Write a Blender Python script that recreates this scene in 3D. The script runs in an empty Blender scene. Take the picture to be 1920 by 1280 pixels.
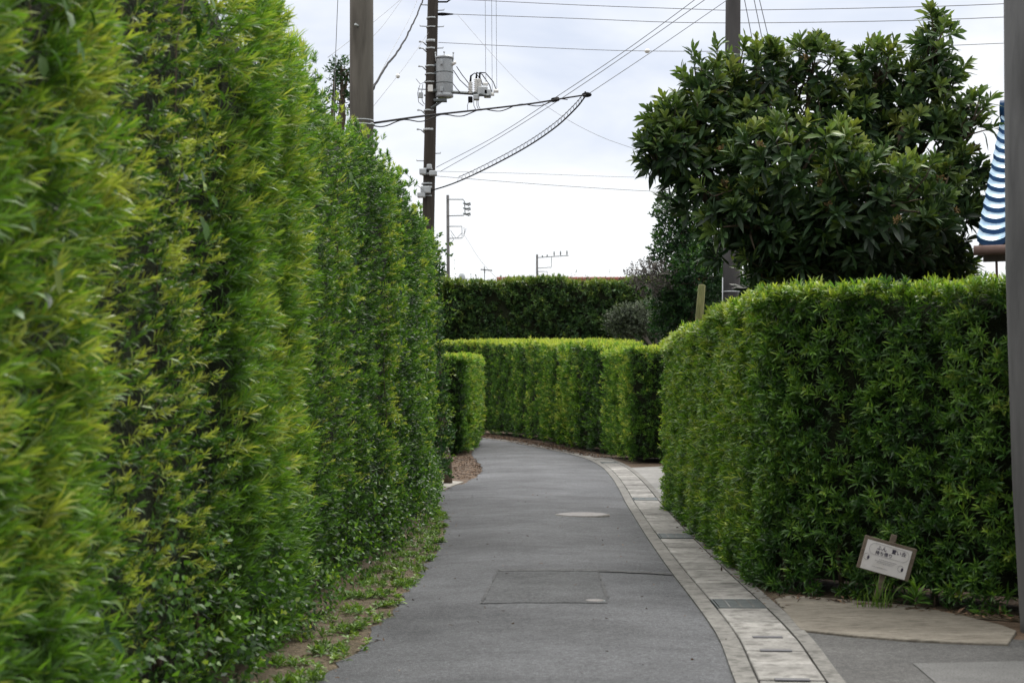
import bpy, bmesh, math, random
import numpy as np
from mathutils import Vector, Matrix
from mathutils.geometry import tessellate_polygon

R = math.radians
S = bpy.context.scene
COL = S.collection
F, EYE, HOR = 3000.0, 1.5, 735.0          # focal length in px of the 1920 px picture, eye height, horizon row


def at(px, py, Y):
    return ((px - 960) / F * Y, Y, EYE - (py - HOR) / F * Y)


def G(px, py):
    Y = F * EYE / (py - HOR)
    return ((px - 960) / F * Y, Y)


# ------------------------------------------------------------------ object helpers
def tag(o, label=None, cat=None, group=None, kind=None):
    if label: o['label'] = label
    if cat: o['category'] = cat
    if group: o['group'] = group
    if kind: o['kind'] = kind
    return o


def empty(name, loc=(0, 0, 0), **k):
    o = bpy.data.objects.new(name, None)
    o.location = loc
    o.empty_display_size = 0.1
    COL.objects.link(o)
    return tag(o, **k)


def link(name, me, mat=None, parent=None, loc=None, **k):
    o = bpy.data.objects.new(name, me)
    COL.objects.link(o)
    if mat is not None and len(me.materials) == 0:
        me.materials.append(mat)
    if parent is not None:
        o.parent = parent
        if loc is None and parent.parent is None:
            # shapes are written in world coordinates: take the parent's place out again
            off = -Vector(parent.location)
            if parent.rotation_euler.to_quaternion().angle < 1e-6 and off.length > 0:
                me.transform(Matrix.Translation(off))
        elif loc is None:
            off = -(Vector(parent.location) + Vector(parent.parent.location))
            me.transform(Matrix.Translation(off))
    if loc is not None:
        o.location = loc
    return tag(o, **k)


class MB:
    """collects plain shapes for one mesh"""
    def __init__(s):
        s.v, s.f, s.sm = [], [], []

    def add(s, v, f, smooth=False):
        n = len(s.v)
        s.v += [tuple(p) for p in v]
        s.f += [tuple(i + n for i in q) for q in f]
        s.sm += [smooth] * len(f)
        return s

    def box(s, c, d, rot=None):
        c = Vector(c)
        v = [Vector((x * d[0] / 2, y * d[1] / 2, z * d[2] / 2)) for x in (-1, 1) for y in (-1, 1) for z in (-1, 1)]
        if rot is not None: v = [rot @ p for p in v]
        return s.add([c + p for p in v], [(0, 1, 3, 2), (4, 6, 7, 5), (0, 4, 5, 1), (2, 3, 7, 6), (0, 2, 6, 4), (1, 5, 7, 3)])

    def tube(s, pts, rad, n=8, cap=True, smooth=True):
        pts = [Vector(p) for p in pts]
        rad = [rad] * len(pts) if isinstance(rad, (int, float)) else list(rad)
        v, f = [], []
        t0 = (pts[1] - pts[0]).normalized()
        up = Vector((0, 0, 1)) if abs(t0.z) < .9 else Vector((1, 0, 0))
        a = t0.cross(up).normalized()
        for i, p in enumerate(pts):
            t = (pts[min(i + 1, len(pts) - 1)] - pts[max(i - 1, 0)]).normalized()
            a = (a - t * a.dot(t)).normalized()
            b = t.cross(a)
            for k in range(n):
                th = 2 * math.pi * k / n
                v.append(p + (a * math.cos(th) + b * math.sin(th)) * rad[i])
        for i in range(len(pts) - 1):
            for k in range(n):
                k2 = (k + 1) % n
                f.append((i * n + k, i * n + k2, (i + 1) * n + k2, (i + 1) * n + k))
        s.add(v, f, smooth)
        if cap:
            m = len(s.v) - len(v)
            s.f += [tuple(m + k for k in reversed(range(n))), tuple(m + (len(pts) - 1) * n + k for k in range(n))]
            s.sm += [False, False]
        return s

    def lathe(s, c, prof, n=20):
        """prof: (radius, z) bottom to top round a vertical axis"""
        pts = [(c[0], c[1], c[2] + z) for r, z in prof]
        v, f = [], []
        for (r, z) in prof:
            for k in range(n):
                th = 2 * math.pi * k / n
                v.append((c[0] + r * math.cos(th), c[1] + r * math.sin(th), c[2] + z))
        for i in range(len(prof) - 1):
            for k in range(n):
                k2 = (k + 1) % n
                f.append((i * n + k, i * n + k2, (i + 1) * n + k2, (i + 1) * n + k))
        s.add(v, f, True)
        m = len(s.v) - len(v)
        s.f += [tuple(m + k for k in reversed(range(n))), tuple(m + (len(prof) - 1) * n + k for k in range(n))]
        s.sm += [False, False]
        return s

    def sphere(s, c, r, n=10, sc=(1, 1, 1)):
        v, f = [], []
        for i in range(1, n):
            ph = math.pi * i / n
            for k in range(n * 2):
                th = math.pi * k / n
                v.append((c[0] + r * sc[0] * math.sin(ph) * math.cos(th), c[1] + r * sc[1] * math.sin(ph) * math.sin(th), c[2] + r * sc[2] * math.cos(ph)))
        m = n * 2
        for i in range(n - 2):
            for k in range(m):
                f.append((i * m + k, (i + 1) * m + k, (i + 1) * m + (k + 1) % m, i * m + (k + 1) % m))
        f.append(tuple(range(m)))
        f.append(tuple((n - 2) * m + k for k in reversed(range(m))))
        return s.add(v, f, True)

    def poly(s, pts, z, thick=None):
        n = len(pts)
        if thick is None:
            return s.add([(x, y, z) for x, y in pts], [tuple(range(n))])
        v = [(x, y, z) for x, y in pts] + [(x, y, z - thick) for x, y in pts]
        f = [tuple(range(n))] + [(i, i + n, (i + 1) % n + n, (i + 1) % n) for i in range(n)] + [tuple(reversed(range(n, 2 * n)))]
        return s.add(v, f)

    def mesh(s, name, fix=True):
        me = bpy.data.meshes.new(name)
        me.from_pydata(s.v, [], s.f)
        me.polygons.foreach_set('use_smooth', s.sm)
        if fix:
            bm = bmesh.new(); bm.from_mesh(me)
            bmesh.ops.recalc_face_normals(bm, faces=bm.faces)
            bm.to_mesh(me); bm.free()
        me.update()
        return me

    def build(s, name, mat, parent=None, loc=None, **k):
        return link(name, s.mesh(name), mat, parent, loc, **k)


def bevel(o, w, seg=2):
    bm = bmesh.new(); bm.from_mesh(o.data)
    bmesh.ops.bevel(bm, geom=[e for e in bm.edges], offset=w, segments=seg, affect='EDGES', profile=.5)
    bm.to_mesh(o.data); bm.free()


def spline(P, n):
    """Catmull-Rom through the points, n samples evenly by length"""
    P = np.asarray(P, float)
    Q = np.vstack([2 * P[0] - P[1], P, 2 * P[-1] - P[-2]])
    out = []
    for i in range(1, len(Q) - 2):
        t = np.linspace(0, 1, 24, endpoint=False)[:, None]
        a, b, c, d = Q[i - 1], Q[i], Q[i + 1], Q[i + 2]
        out.append(.5 * (2 * b + (c - a) * t + (2 * a - 5 * b + 4 * c - d) * t ** 2 + (3 * b - a - 3 * c + d) * t ** 3))
    out = np.vstack(out + [P[-1:]])
    L = np.r_[0, np.cumsum(np.linalg.norm(np.diff(out, axis=0), axis=1))]
    s = np.linspace(0, L[-1], n)
    return np.stack([np.interp(s, L, out[:, k]) for k in range(out.shape[1])], 1)


def unit(a):
    return a / np.maximum(np.linalg.norm(a, axis=-1, keepdims=True), 1e-9)


# ------------------------------------------------------------------ materials
def new_mat(name):
    m = bpy.data.materials.new(name)
    m.use_nodes = True
    nt = m.node_tree
    nt.nodes.clear()
    return m, nt.nodes, nt.links


def N(nodes, kind, **k):
    n = nodes.new(kind)
    for a, b in k.items(): setattr(n, a, b)
    return n


def ramp(nodes, stops):
    r = nodes.new('ShaderNodeValToRGB')
    e = r.color_ramp.elements
    while len(e) < len(stops): e.new(.5)
    for el, (p, c) in zip(e, stops):
        el.position = p
        el.color = (*c, 1)
    return r


def rough_mat(name, c1, c2, scale=4, rough=.85, bump=.3, speck=None, bscale=60, metal=0, stretch=(1, 1, 1), spec=.3, dist=.01, c3=None, own=0, blot=0, grain=0):
    """two tones mixed by large and small noise, fine bump; speck = (colour, scale, amount)"""
    m, ns, L = new_mat(name)
    out = N(ns, 'ShaderNodeOutputMaterial'); p = N(ns, 'ShaderNodeBsdfPrincipled')
    tc = N(ns, 'ShaderNodeTexCoord'); mp = N(ns, 'ShaderNodeMapping'); mp.inputs['Scale'].default_value = stretch
    L.new(tc.outputs['Object'], mp.inputs[0])
    n1 = N(ns, 'ShaderNodeTexNoise'); n1.inputs['Scale'].default_value = scale; n1.inputs['Detail'].default_value = 8; n1.inputs['Roughness'].default_value = .65
    L.new(mp.outputs[0], n1.inputs['Vector'])
    r = ramp(ns, [(.3, c1), (.7, c2)]) if c3 is None else ramp(ns, [(.28, c1), (.5, c2), (.72, c3)])
    L.new(n1.outputs['Fac'], r.inputs[0])
    col = r.outputs[0]
    n2 = N(ns, 'ShaderNodeTexNoise'); n2.inputs['Scale'].default_value = bscale; n2.inputs['Detail'].default_value = 4
    L.new(mp.outputs[0], n2.inputs['Vector'])
    if speck:
        mx = N(ns, 'ShaderNodeMix', data_type='RGBA'); mx.blend_type = 'MIX'
        n3 = N(ns, 'ShaderNodeTexNoise'); n3.inputs['Scale'].default_value = speck[1]; n3.inputs['Detail'].default_value = 3
        L.new(mp.outputs[0], n3.inputs['Vector'])
        rr = ramp(ns, [(.5, (0, 0, 0)), (.68, (speck[2],) * 3)])
        L.new(n3.outputs['Fac'], rr.inputs[0])
        L.new(rr.outputs[0], mx.inputs['Factor']); L.new(col, mx.inputs['A']); mx.inputs['B'].default_value = (*speck[0], 1)
        col = mx.outputs['Result']
    if blot:
        n4 = N(ns, 'ShaderNodeTexNoise'); n4.inputs['Scale'].default_value = .55; n4.inputs['Detail'].default_value = 6; n4.inputs['Roughness'].default_value = .7
        L.new(mp.outputs[0], n4.inputs['Vector'])
        mr = N(ns, 'ShaderNodeMapRange'); mr.inputs['From Min'].default_value = .35; mr.inputs['From Max'].default_value = .65; mr.inputs['To Min'].default_value = 1 - blot; mr.inputs['To Max'].default_value = 1 + blot
        L.new(n4.outputs['Fac'], mr.inputs[0]); sc = N(ns, 'ShaderNodeVectorMath', operation='SCALE'); L.new(col, sc.inputs[0]); L.new(mr.outputs[0], sc.inputs['Scale']); col = sc.outputs[0]
    if grain:
        n5 = N(ns, 'ShaderNodeTexNoise'); n5.inputs['Scale'].default_value = 34; n5.inputs['Detail'].default_value = 6; n5.inputs['Roughness'].default_value = .8
        L.new(mp.outputs[0], n5.inputs['Vector'])
        mr = N(ns, 'ShaderNodeMapRange'); mr.inputs['From Min'].default_value = .38; mr.inputs['From Max'].default_value = .62; mr.inputs['To Min'].default_value = 1 - grain; mr.inputs['To Max'].default_value = 1 + grain
        L.new(n5.outputs['Fac'], mr.inputs[0]); sc = N(ns, 'ShaderNodeVectorMath', operation='SCALE'); L.new(col, sc.inputs[0]); L.new(mr.outputs[0], sc.inputs['Scale']); col = sc.outputs[0]
        # faint marks drawn out across and along the way
        mp2 = N(ns, 'ShaderNodeMapping'); mp2.inputs['Scale'].default_value = (.5, 3.2, 1); L.new(tc.outputs['Object'], mp2.inputs[0])
        n6 = N(ns, 'ShaderNodeTexNoise'); n6.inputs['Scale'].default_value = 1.6; n6.inputs['Detail'].default_value = 7; n6.inputs['Roughness'].default_value = .7; L.new(mp2.outputs[0], n6.inputs['Vector'])
        mr = N(ns, 'ShaderNodeMapRange'); mr.inputs['From Min'].default_value = .35; mr.inputs['From Max'].default_value = .6; mr.inputs['To Min'].default_value = 1 - grain * .22; mr.inputs['To Max'].default_value = 1 + grain * .18
        L.new(n6.outputs['Fac'], mr.inputs[0]); sc = N(ns, 'ShaderNodeVectorMath', operation='SCALE'); L.new(col, sc.inputs[0]); L.new(mr.outputs[0], sc.inputs['Scale']); col = sc.outputs[0]
    if own:
        oi = N(ns, 'ShaderNodeObjectInfo'); mr = N(ns, 'ShaderNodeMapRange'); mr.inputs['To Min'].default_value = 1 - own; mr.inputs['To Max'].default_value = 1 + own
        L.new(oi.outputs['Random'], mr.inputs[0]); sc = N(ns, 'ShaderNodeVectorMath', operation='SCALE'); L.new(col, sc.inputs[0]); L.new(mr.outputs[0], sc.inputs['Scale']); col = sc.outputs[0]
    L.new(col, p.inputs['Base Color'])
    p.inputs['Roughness'].default_value = rough
    p.inputs['Metallic'].default_value = metal
    p.inputs['Specular IOR Level'].default_value = spec
    b = N(ns, 'ShaderNodeBump'); b.inputs['Strength'].default_value = bump; b.inputs['Distance'].default_value = dist
    L.new(n2.outputs['Fac'], b.inputs['Height']); L.new(b.outputs[0], p.inputs['Normal'])
    L.new(p.outputs[0], out.inputs[0])
    return m


def leaf_mat(name, stops, rough=.42, spec=.45, trans=.3, tcol=(1.2, 1.25, .5)):
    """t = 0 old leaf or painted shade .. 1 painted light or young shoot, rnd = each leaf's own lightness"""
    m, ns, L = new_mat(name)
    out = N(ns, 'ShaderNodeOutputMaterial'); p = N(ns, 'ShaderNodeBsdfPrincipled')
    a = N(ns, 'ShaderNodeAttribute', attribute_name='young'); b = N(ns, 'ShaderNodeAttribute', attribute_name='rnd')
    r = ramp(ns, stops); L.new(a.outputs['Fac'], r.inputs[0])
    mr = N(ns, 'ShaderNodeMapRange'); mr.inputs['To Min'].default_value = .65; mr.inputs['To Max'].default_value = 1.35
    L.new(b.outputs['Fac'], mr.inputs[0])
    mul = N(ns, 'ShaderNodeVectorMath', operation='SCALE'); L.new(r.outputs[0], mul.inputs[0]); L.new(mr.outputs[0], mul.inputs['Scale'])
    L.new(mul.outputs[0], p.inputs['Base Color'])
    p.inputs['Roughness'].default_value = rough; p.inputs['Specular IOR Level'].default_value = spec
    t = N(ns, 'ShaderNodeBsdfTranslucent')
    m2 = N(ns, 'ShaderNodeVectorMath', operation='MULTIPLY'); L.new(mul.outputs[0], m2.inputs[0]); m2.inputs[1].default_value = tcol
    L.new(m2.outputs[0], t.inputs[0])
    mx = N(ns, 'ShaderNodeMixShader'); mx.inputs[0].default_value = trans
    L.new(p.outputs[0], mx.inputs[1]); L.new(t.outputs[0], mx.inputs[2]); L.new(mx.outputs[0], out.inputs[0])
    return m


M = {}
M['soil'] = rough_mat('soil', (.06, .040, .026), (.15, .105, .072), 3, .95, .8, ((.035, .024, .015), 25, .6), 40, dist=.03, blot=.25)
M['sand'] = rough_mat('sandy_soil', (.075, .058, .036), (.17, .132, .088), 6, .95, .9, ((.045, .04, .018), 22, .7), 60, dist=.03, blot=.25, grain=.3)
M['asphalt'] = rough_mat('asphalt', (.050, .052, .057), (.084, .087, .094), .8, .9, .7, ((.165, .17, .18), 110, .75), 150, dist=.010, spec=.22, c3=(.066, .068, .073), blot=.26, grain=.28)
M['patch'] = rough_mat('asphalt_patch', (.048, .050, .054), (.077, .080, .085), 1.3, .9, .7, ((.155, .16, .165), 110, .75), 150, dist=.010, spec=.22, blot=.26, grain=.32)
M['seam'] = rough_mat('asphalt_seam', (.045, .046, .048), (.10, .102, .106), 7, .9, .5, grain=.4)
M['old_asphalt'] = rough_mat('old_asphalt', (.052, .052, .053), (.086, .085, .084), 1.2, .9, .7, ((.16, .16, .155), 110, .7), 130, dist=.010, blot=.25, grain=.32)
M['pale_asphalt'] = rough_mat('pale_asphalt', (.105, .105, .105), (.155, .155, .154), 2, .9, .8, ((.05, .05, .05), 90, .8), 120, dist=.012)
M['concrete'] = rough_mat('concrete', (.20, .19, .165), (.30, .285, .255), 2.5, .85, .3, ((.14, .13, .11), 14, .45), 120, dist=.004)
M['kerb'] = rough_mat('kerb_concrete', (.125, .121, .113), (.195, .190, .178), 3, .9, .4, ((.07, .068, .062), 14, .75), 120, dist=.005, blot=.22, grain=.18)
M['cover'] = rough_mat('cover_concrete', (.165, .160, .150), (.262, .255, .242), 2.2, .9, .4, ((.085, .082, .075), 10, .75), 120, dist=.005, own=.2, blot=.22, grain=.18)
M['apron'] = rough_mat('apron_concrete', (.135, .120, .098), (.225, .205, .172), 1.5, .9, .4, ((.085, .075, .06), 9, .7), 110, dist=.005, stretch=(1, 2.5, 1), blot=.24, grain=.18)
M['drive'] = rough_mat('white_concrete', (.17, .168, .162), (.24, .236, .228), 2, .88, .3, ((.12, .118, .11), 8, .6), blot=.2)
M['groove'] = rough_mat('dark_groove', (.03, .03, .03), (.06, .055, .05), 6, .95, .2)
M['steel'] = rough_mat('galvanised_steel', (.085, .10, .105), (.15, .17, .175), 20, .55, .15, metal=.5)
M['iron'] = rough_mat('worn_iron', (.115, .108, .106), (.19, .18, .176), 15, .6, .4, ((.08, .06, .05), 30, .6))
M['slot'] = rough_mat('slot_shadow_gap', (.07, .07, .08), (.11, .11, .12), 6, .7, .1)
M['pole'] = rough_mat('pole_concrete', (.095, .087, .075), (.160, .148, .130), 3, .88, .5, ((.055, .05, .043), 8, .7), 90, stretch=(1, 1, .16), dist=.006, blot=.2)
M['pole_grey'] = rough_mat('pole_grey', (.105, .104, .107), (.165, .164, .166), 3, .85, .45, ((.07, .07, .072), 7, .65), 90, stretch=(1, 1, .16), dist=.006, blot=.22)
M['pole_dark'] = rough_mat('pole_dark', (.055, .053, .055), (.095, .092, .094), 3, .85, .45, ((.04, .04, .042), 7, .65), 90, stretch=(1, 1, .16), dist=.006, blot=.22)
M['pole_brown'] = rough_mat('pole_brown', (.024, .020, .017), (.058, .049, .041), 4, .88, .4, ((.09, .08, .068), 12, .3), 80, stretch=(1, 1, .12), dist=.006)
M['metal'] = rough_mat('pale_metal', (.38, .41, .43), (.52, .55, .57), 10, .5, .1, metal=.2)
M['trafo'] = rough_mat('transformer_paint', (.32, .35, .375), (.41, .44, .465), 5, .45, .05, ((.24, .25, .26), 9, .3), spec=.5)
M['porcelain'] = rough_mat('white_porcelain', (.70, .70, .68), (.82, .82, .80), 8, .3, .05, spec=.5)
M['black'] = rough_mat('black_rubber', (.008, .008, .009), (.018, .018, .02), 8, .9, .1, spec=.15)
M['wire'] = rough_mat('grey_cable', (.16, .17, .19), (.24, .25, .27), 8, .55, .05)
M['bark'] = rough_mat('bark', (.055, .04, .028), (.14, .11, .08), 6, .9, .9, None, 40, stretch=(1, 1, .3), dist=.02)
M['pale_bark'] = rough_mat('pale_bark', (.15, .14, .125), (.30, .28, .255), 7, .9, .9, None, 40, stretch=(1, 1, .4), dist=.02)
M['twig'] = rough_mat('hedge_twigs', (.008, .013, .006), (.026, .034, .012), 14, .95, .9, None, 50, dist=.04)
M['moss_wood'] = rough_mat('mossy_wood', (.10, .11, .04), (.23, .22, .10), 5, .9, .7, ((.06, .075, .03), 14, .7), 50, stretch=(3, 3, .3), dist=.01)
M['old_wood'] = rough_mat('old_wood', (.10, .078, .058), (.20, .165, .13), 5, .85, .6, None, 60, stretch=(1, 4, 6), dist=.004)
M['board_white'] = rough_mat('board_white', (.58, .56, .55), (.70, .68, .68), 5, .6, .08, ((.48, .45, .41), 12, .35))
M['ink'] = rough_mat('ink', (.03, .025, .05), (.06, .05, .08), 20, .6, .05)
M['ink_pale'] = rough_mat('faded_ink', (.28, .27, .28), (.36, .35, .36), 20, .6, .05)
M['plaster'] = rough_mat('plaster', (.42, .40, .36), (.52, .50, .46), 3, .85, .2)
M['dark_wood'] = rough_mat('dark_wood', (.03, .024, .02), (.07, .055, .045), 5, .7, .4, stretch=(1, 1, .2))
M['tile_blue'] = rough_mat('blue_tile_sky_sheen', (.32, .47, .60), (.50, .64, .75), 7, .3, .08, ((.12, .26, .50), 9, .6), 30, spec=.5)  # pale tone includes the sky's reflection, put into the base colour
M['tile_edge'] = rough_mat('navy_tile_edge_shade', (.012, .045, .13), (.03, .09, .22), 9, .35, .05, spec=.5)  # same tile without the sheen, darker for the shaded step edges
M['tile_red'] = rough_mat('red_tile', (.16, .045, .03), (.26, .085, .06), 5, .7, .3, ((.35, .22, .18), 7, .3))
M['copper'] = rough_mat('brown_gutter', (.12, .075, .065), (.20, .13, .115), 6, .5, .1)
M['pale_blob'] = rough_mat('pale_grey_surface', (.42, .45, .48), (.55, .58, .60), 5, .7, .1)

# hedge leaves: old needle green, mid green, young yellow green
LV = {}
LV['maki'] = leaf_mat('maki_leaves', [(0, (.016, .043, .015)), (.4, (.066, .162, .023)), (.7, (.155, .300, .040)), (1, (.420, .470, .100))], trans=.38)
LV['maki_dark'] = leaf_mat('maki_leaves_dark', [(0, (.012, .034, .014)), (.42, (.043, .115, .021)), (.72, (.135, .262, .034)), (1, (.330, .400, .075))], trans=.36)
LV['broad'] = leaf_mat('broad_leaves', [(0, (.010, .032, .014)), (.5, (.028, .085, .020)), (.8, (.085, .180, .030)), (1, (.21, .29, .05))], rough=.45, spec=.3, trans=.24)
LV['back'] = leaf_mat('back_hedge_leaves', [(0, (.016, .042, .018)), (.5, (.048, .108, .030)), (.8, (.105, .190, .042)), (1, (.21, .27, .06))], rough=.45, trans=.2)
LV['loquat'] = leaf_mat('loquat_leaves', [(0, (.019, .038, .020)), (.42, (.044, .088, .035)), (.68, (.115, .180, .048)), (1, (.26, .30, .08))], rough=.44, spec=.32, trans=.22)
LV['grey'] = leaf_mat('grey_shrub_leaves', [(0, (.024, .036, .022)), (.5, (.056, .078, .046)), (1, (.14, .175, .11))], rough=.55, trans=.15, tcol=(1, 1, .8))
LV['brown'] = leaf_mat('dry_twig_leaves', [(0, (.040, .034, .030)), (.5, (.085, .075, .068)), (1, (.15, .14, .125))], rough=.7, trans=.12, tcol=(1, 1, .9))
LV['weed'] = leaf_mat('weed_leaves', [(0, (.045, .075, .018)), (.5, (.11, .215, .032)), (1, (.23, .34, .06))], rough=.5, trans=.3)
LV['litter'] = leaf_mat('fallen_leaves', [(0, (.030, .018, .012)), (.5, (.080, .045, .026)), (1, (.18, .11, .062))], rough=.8, trans=.1, tcol=(1, .9, .7))
LV['flower'] = leaf_mat('flower_panicles', [(0, (.11, .070, .028)), (1, (.21, .145, .06))], rough=.8, trans=.1)


# ------------------------------------------------------------------ leaves
class Leaves:
    def __init__(s):
        s.V, s.Fc, s.n = [], [], 0
        s.young, s.rnd = [], []

    def _push(s, verts, faces, young, rnd):
        """verts (n,k,3); faces list of index tuples over k"""
        n, k, _ = verts.shape
        base = (np.arange(n) * k)[:, None] + s.n
        for f in faces:
            s.Fc.append(base + np.array(f)[None, :])
        s.V.append(verts.reshape(-1, 3))
        s.young.append(np.repeat(young, k)); s.rnd.append(np.repeat(rnd, k))
        s.n += n * k

    def kite(s, b, d, side, L, W, young, rnd, curl=.12, fold=.15):
        nrm = unit(np.cross(side, d))
        L = L[:, None]; W = W[:, None]
        mid = b + d * L * .42
        v = np.stack([b, mid + side * W / 2 + nrm * W * fold, b + d * L - nrm * L * curl, mid - side * W / 2 + nrm * W * fold], 1)
        s._push(v, [(0, 1, 2, 3)], young, rnd)

    def blade(s, b, d, side, L, W, young, rnd, curl=.15, fold=.15):
        nrm = unit(np.cross(side, d))
        L = L[:, None]; W = W[:, None]
        m1 = b + d * L * .25 + nrm * L * curl * .15; m2 = b + d * L * .68
        v = np.stack([b, m1 + side * W * .45 + nrm * W * fold, m2 + side * W * .45 + nrm * W * fold, b + d * L - nrm * L * curl,
                      m2 - side * W * .45 + nrm * W * fold, m1 - side * W * .45 + nrm * W * fold], 1)
        s._push(v, [(0, 1, 5), (1, 2, 4, 5), (2, 3, 4)], young, rnd)

    def broad(s, b, d, side, L, W, young, rnd, droop=.25, fold=.18):
        nrm = unit(np.cross(side, d))
        L = L[:, None]; W = W[:, None]
        dn = np.array([0, 0, -1.0])
        sp = [b, b + d * L * .32 + nrm * L * .04, b + d * L * .68 + dn * L * droop * .35, b + d * L + dn * L * droop]
        up = nrm * W * fold
        v = np.stack([sp[0], sp[1], sp[2], sp[3], sp[1] + side * W * .38 + up, sp[2] + side * W * .5 + up, sp[1] - side * W * .38 + up, sp[2] - side * W * .5 + up], 1)
        s._push(v, [(0, 4, 1), (0, 1, 6), (1, 4, 5, 2), (1, 2, 7, 6), (2, 5, 3), (2, 3, 7)], young, rnd)

    def mesh(s, name, mat, smooth=False):
        V = np.concatenate(s.V).astype(np.float32)
        loops = np.concatenate([f.reshape(-1) for f in s.Fc]).astype(np.int32)
        tot = np.concatenate([np.full(f.shape[0], f.shape[1]) for f in s.Fc])
        start = np.r_[0, np.cumsum(tot)[:-1]].astype(np.int32)
        me = bpy.data.meshes.new(name)
        me.vertices.add(len(V)); me.vertices.foreach_set('co', V.ravel())
        me.loops.add(len(loops)); me.loops.foreach_set('vertex_index', loops)
        me.polygons.add(len(start)); me.polygons.foreach_set('loop_start', start)
        if smooth: me.polygons.foreach_set('use_smooth', np.ones(len(start), bool))
        for nm, arr in (('young', s.young), ('rnd', s.rnd)):
            a = me.attributes.new(nm, 'FLOAT', 'POINT')
            a.data.foreach_set('value', np.concatenate(arr).astype(np.float32))
        me.update(); me.validate()
        me.materials.append(mat)
        return me


def frame(D):
    ref = np.where(np.abs(D[:, 2:3]) < .9, np.array([[0, 0, 1.0]]), np.array([[1.0, 0, 0]]))
    A = unit(np.cross(D, ref)); B = np.cross(D, A)
    return A, B


def shoots(lv, rng, P, D, k, L, W, ls, young, kind='kite', a0=68, a1=18, lift=.0, jit=.25, tip=.25, curl=.12, droop=.25):
    """k leaves spiralling round each shoot that starts at P along D"""
    n = len(P)
    if n == 0: return
    A, B = frame(D)
    t = (np.arange(k)[None, :] + rng.random((n, k))) / k
    ph = np.arange(k)[None, :] * 2.39996 + rng.random((n, 1)) * 6.28 + rng.normal(0, .35, (n, k))
    al = np.radians(a0 * (1 - t) + a1 * t) * (1 + rng.normal(0, .18, (n, k)))
    rad = A[:, None] * np.cos(ph)[..., None] + B[:, None] * np.sin(ph)[..., None]
    d = D[:, None] * np.cos(al)[..., None] + rad * np.sin(al)[..., None]
    d = d + rng.normal(0, jit, (n, k, 3)) * .5
    d[..., 2] += lift
    d = unit(d)
    ls = np.broadcast_to(np.asarray(ls, float), (n,)); L = np.broadcast_to(np.asarray(L, float), (n,)); W = np.broadcast_to(np.asarray(W, float), (n,))
    b = P[:, None] + D[:, None] * (t * ls[:, None])[..., None]
    side = unit(np.cross(d, D[:, None] + rng.normal(0, .35, (n, k, 3))))
    LL = L[:, None] * rng.uniform(.65, 1.15, (n, k)) * (1 - .25 * t)
    WW = W[:, None] * rng.uniform(.75, 1.2, (n, k))
    yy = np.clip(young[:, None] + tip * (t - .5) + rng.normal(0, .06, (n, k)), 0, 1)
    rr = rng.random((n, k))
    args = (b.reshape(-1, 3), d.reshape(-1, 3), side.reshape(-1, 3), LL.ravel(), WW.ravel(), yy.ravel(), rr.ravel())
    if kind == 'kite': lv.kite(*args, curl=curl)
    elif kind == 'blade': lv.blade(*args, curl=curl)
    else: lv.broad(*args, droop=droop)


def wob(x, y, seed, f=1.0):
    r = np.random.default_rng(seed)
    o = np.zeros_like(x)
    for i in range(7):
        a = r.uniform(.5, 3.2, 2) * f * r.choice([-1, 1], 2); p = r.uniform(0, 6.28)
        o = o + np.sin(a[0] * x + a[1] * y + p) / (1 + .35 * i)
    return o / 3.2


# ------------------------------------------------------------------ hedges
def dense_loop(poly, step=.12):
    out, edge = [], []
    P = np.asarray(poly, float)
    for i in range(len(P)):
        a, b = P[i], P[(i + 1) % len(P)]
        n = max(1, int(np.linalg.norm(b - a) / step))
        for k in range(n):
            out.append(a + (b - a) * k / n); edge.append(i)
    return np.array(out), np.array(edge)


def round_poly(poly, r):
    """round the corners of a closed polygon; returns the points"""
    P = np.asarray(poly, float); out = []
    n = len(P)
    for i in range(n):
        a, b, c = P[i - 1], P[i], P[(i + 1) % n]
        u, v = unit(a - b), unit(c - b)
        ra = min(r, np.linalg.norm(a - b) * .45); rb = min(r, np.linalg.norm(c - b) * .45)
        for t in (0, .25, .5, .75, 1):
            p0, p2 = b + u * ra, b + v * rb
            out.append((1 - t) ** 2 * p0 + 2 * t * (1 - t) * b + t * t * p2)
    return np.array(out)


def inside(pts, poly):
    x, y = pts[:, 0], pts[:, 1]
    c = np.zeros(len(pts), bool)
    n = len(poly); j = n - 1
    for i in range(n):
        xi, yi, xj, yj = *poly[i], *poly[j]
        m = ((yi > y) != (yj > y)) & (x < (xj - xi) * (y - yi) / (yj - yi + 1e-12) + xi)
        c ^= m; j = i
    return c


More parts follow.
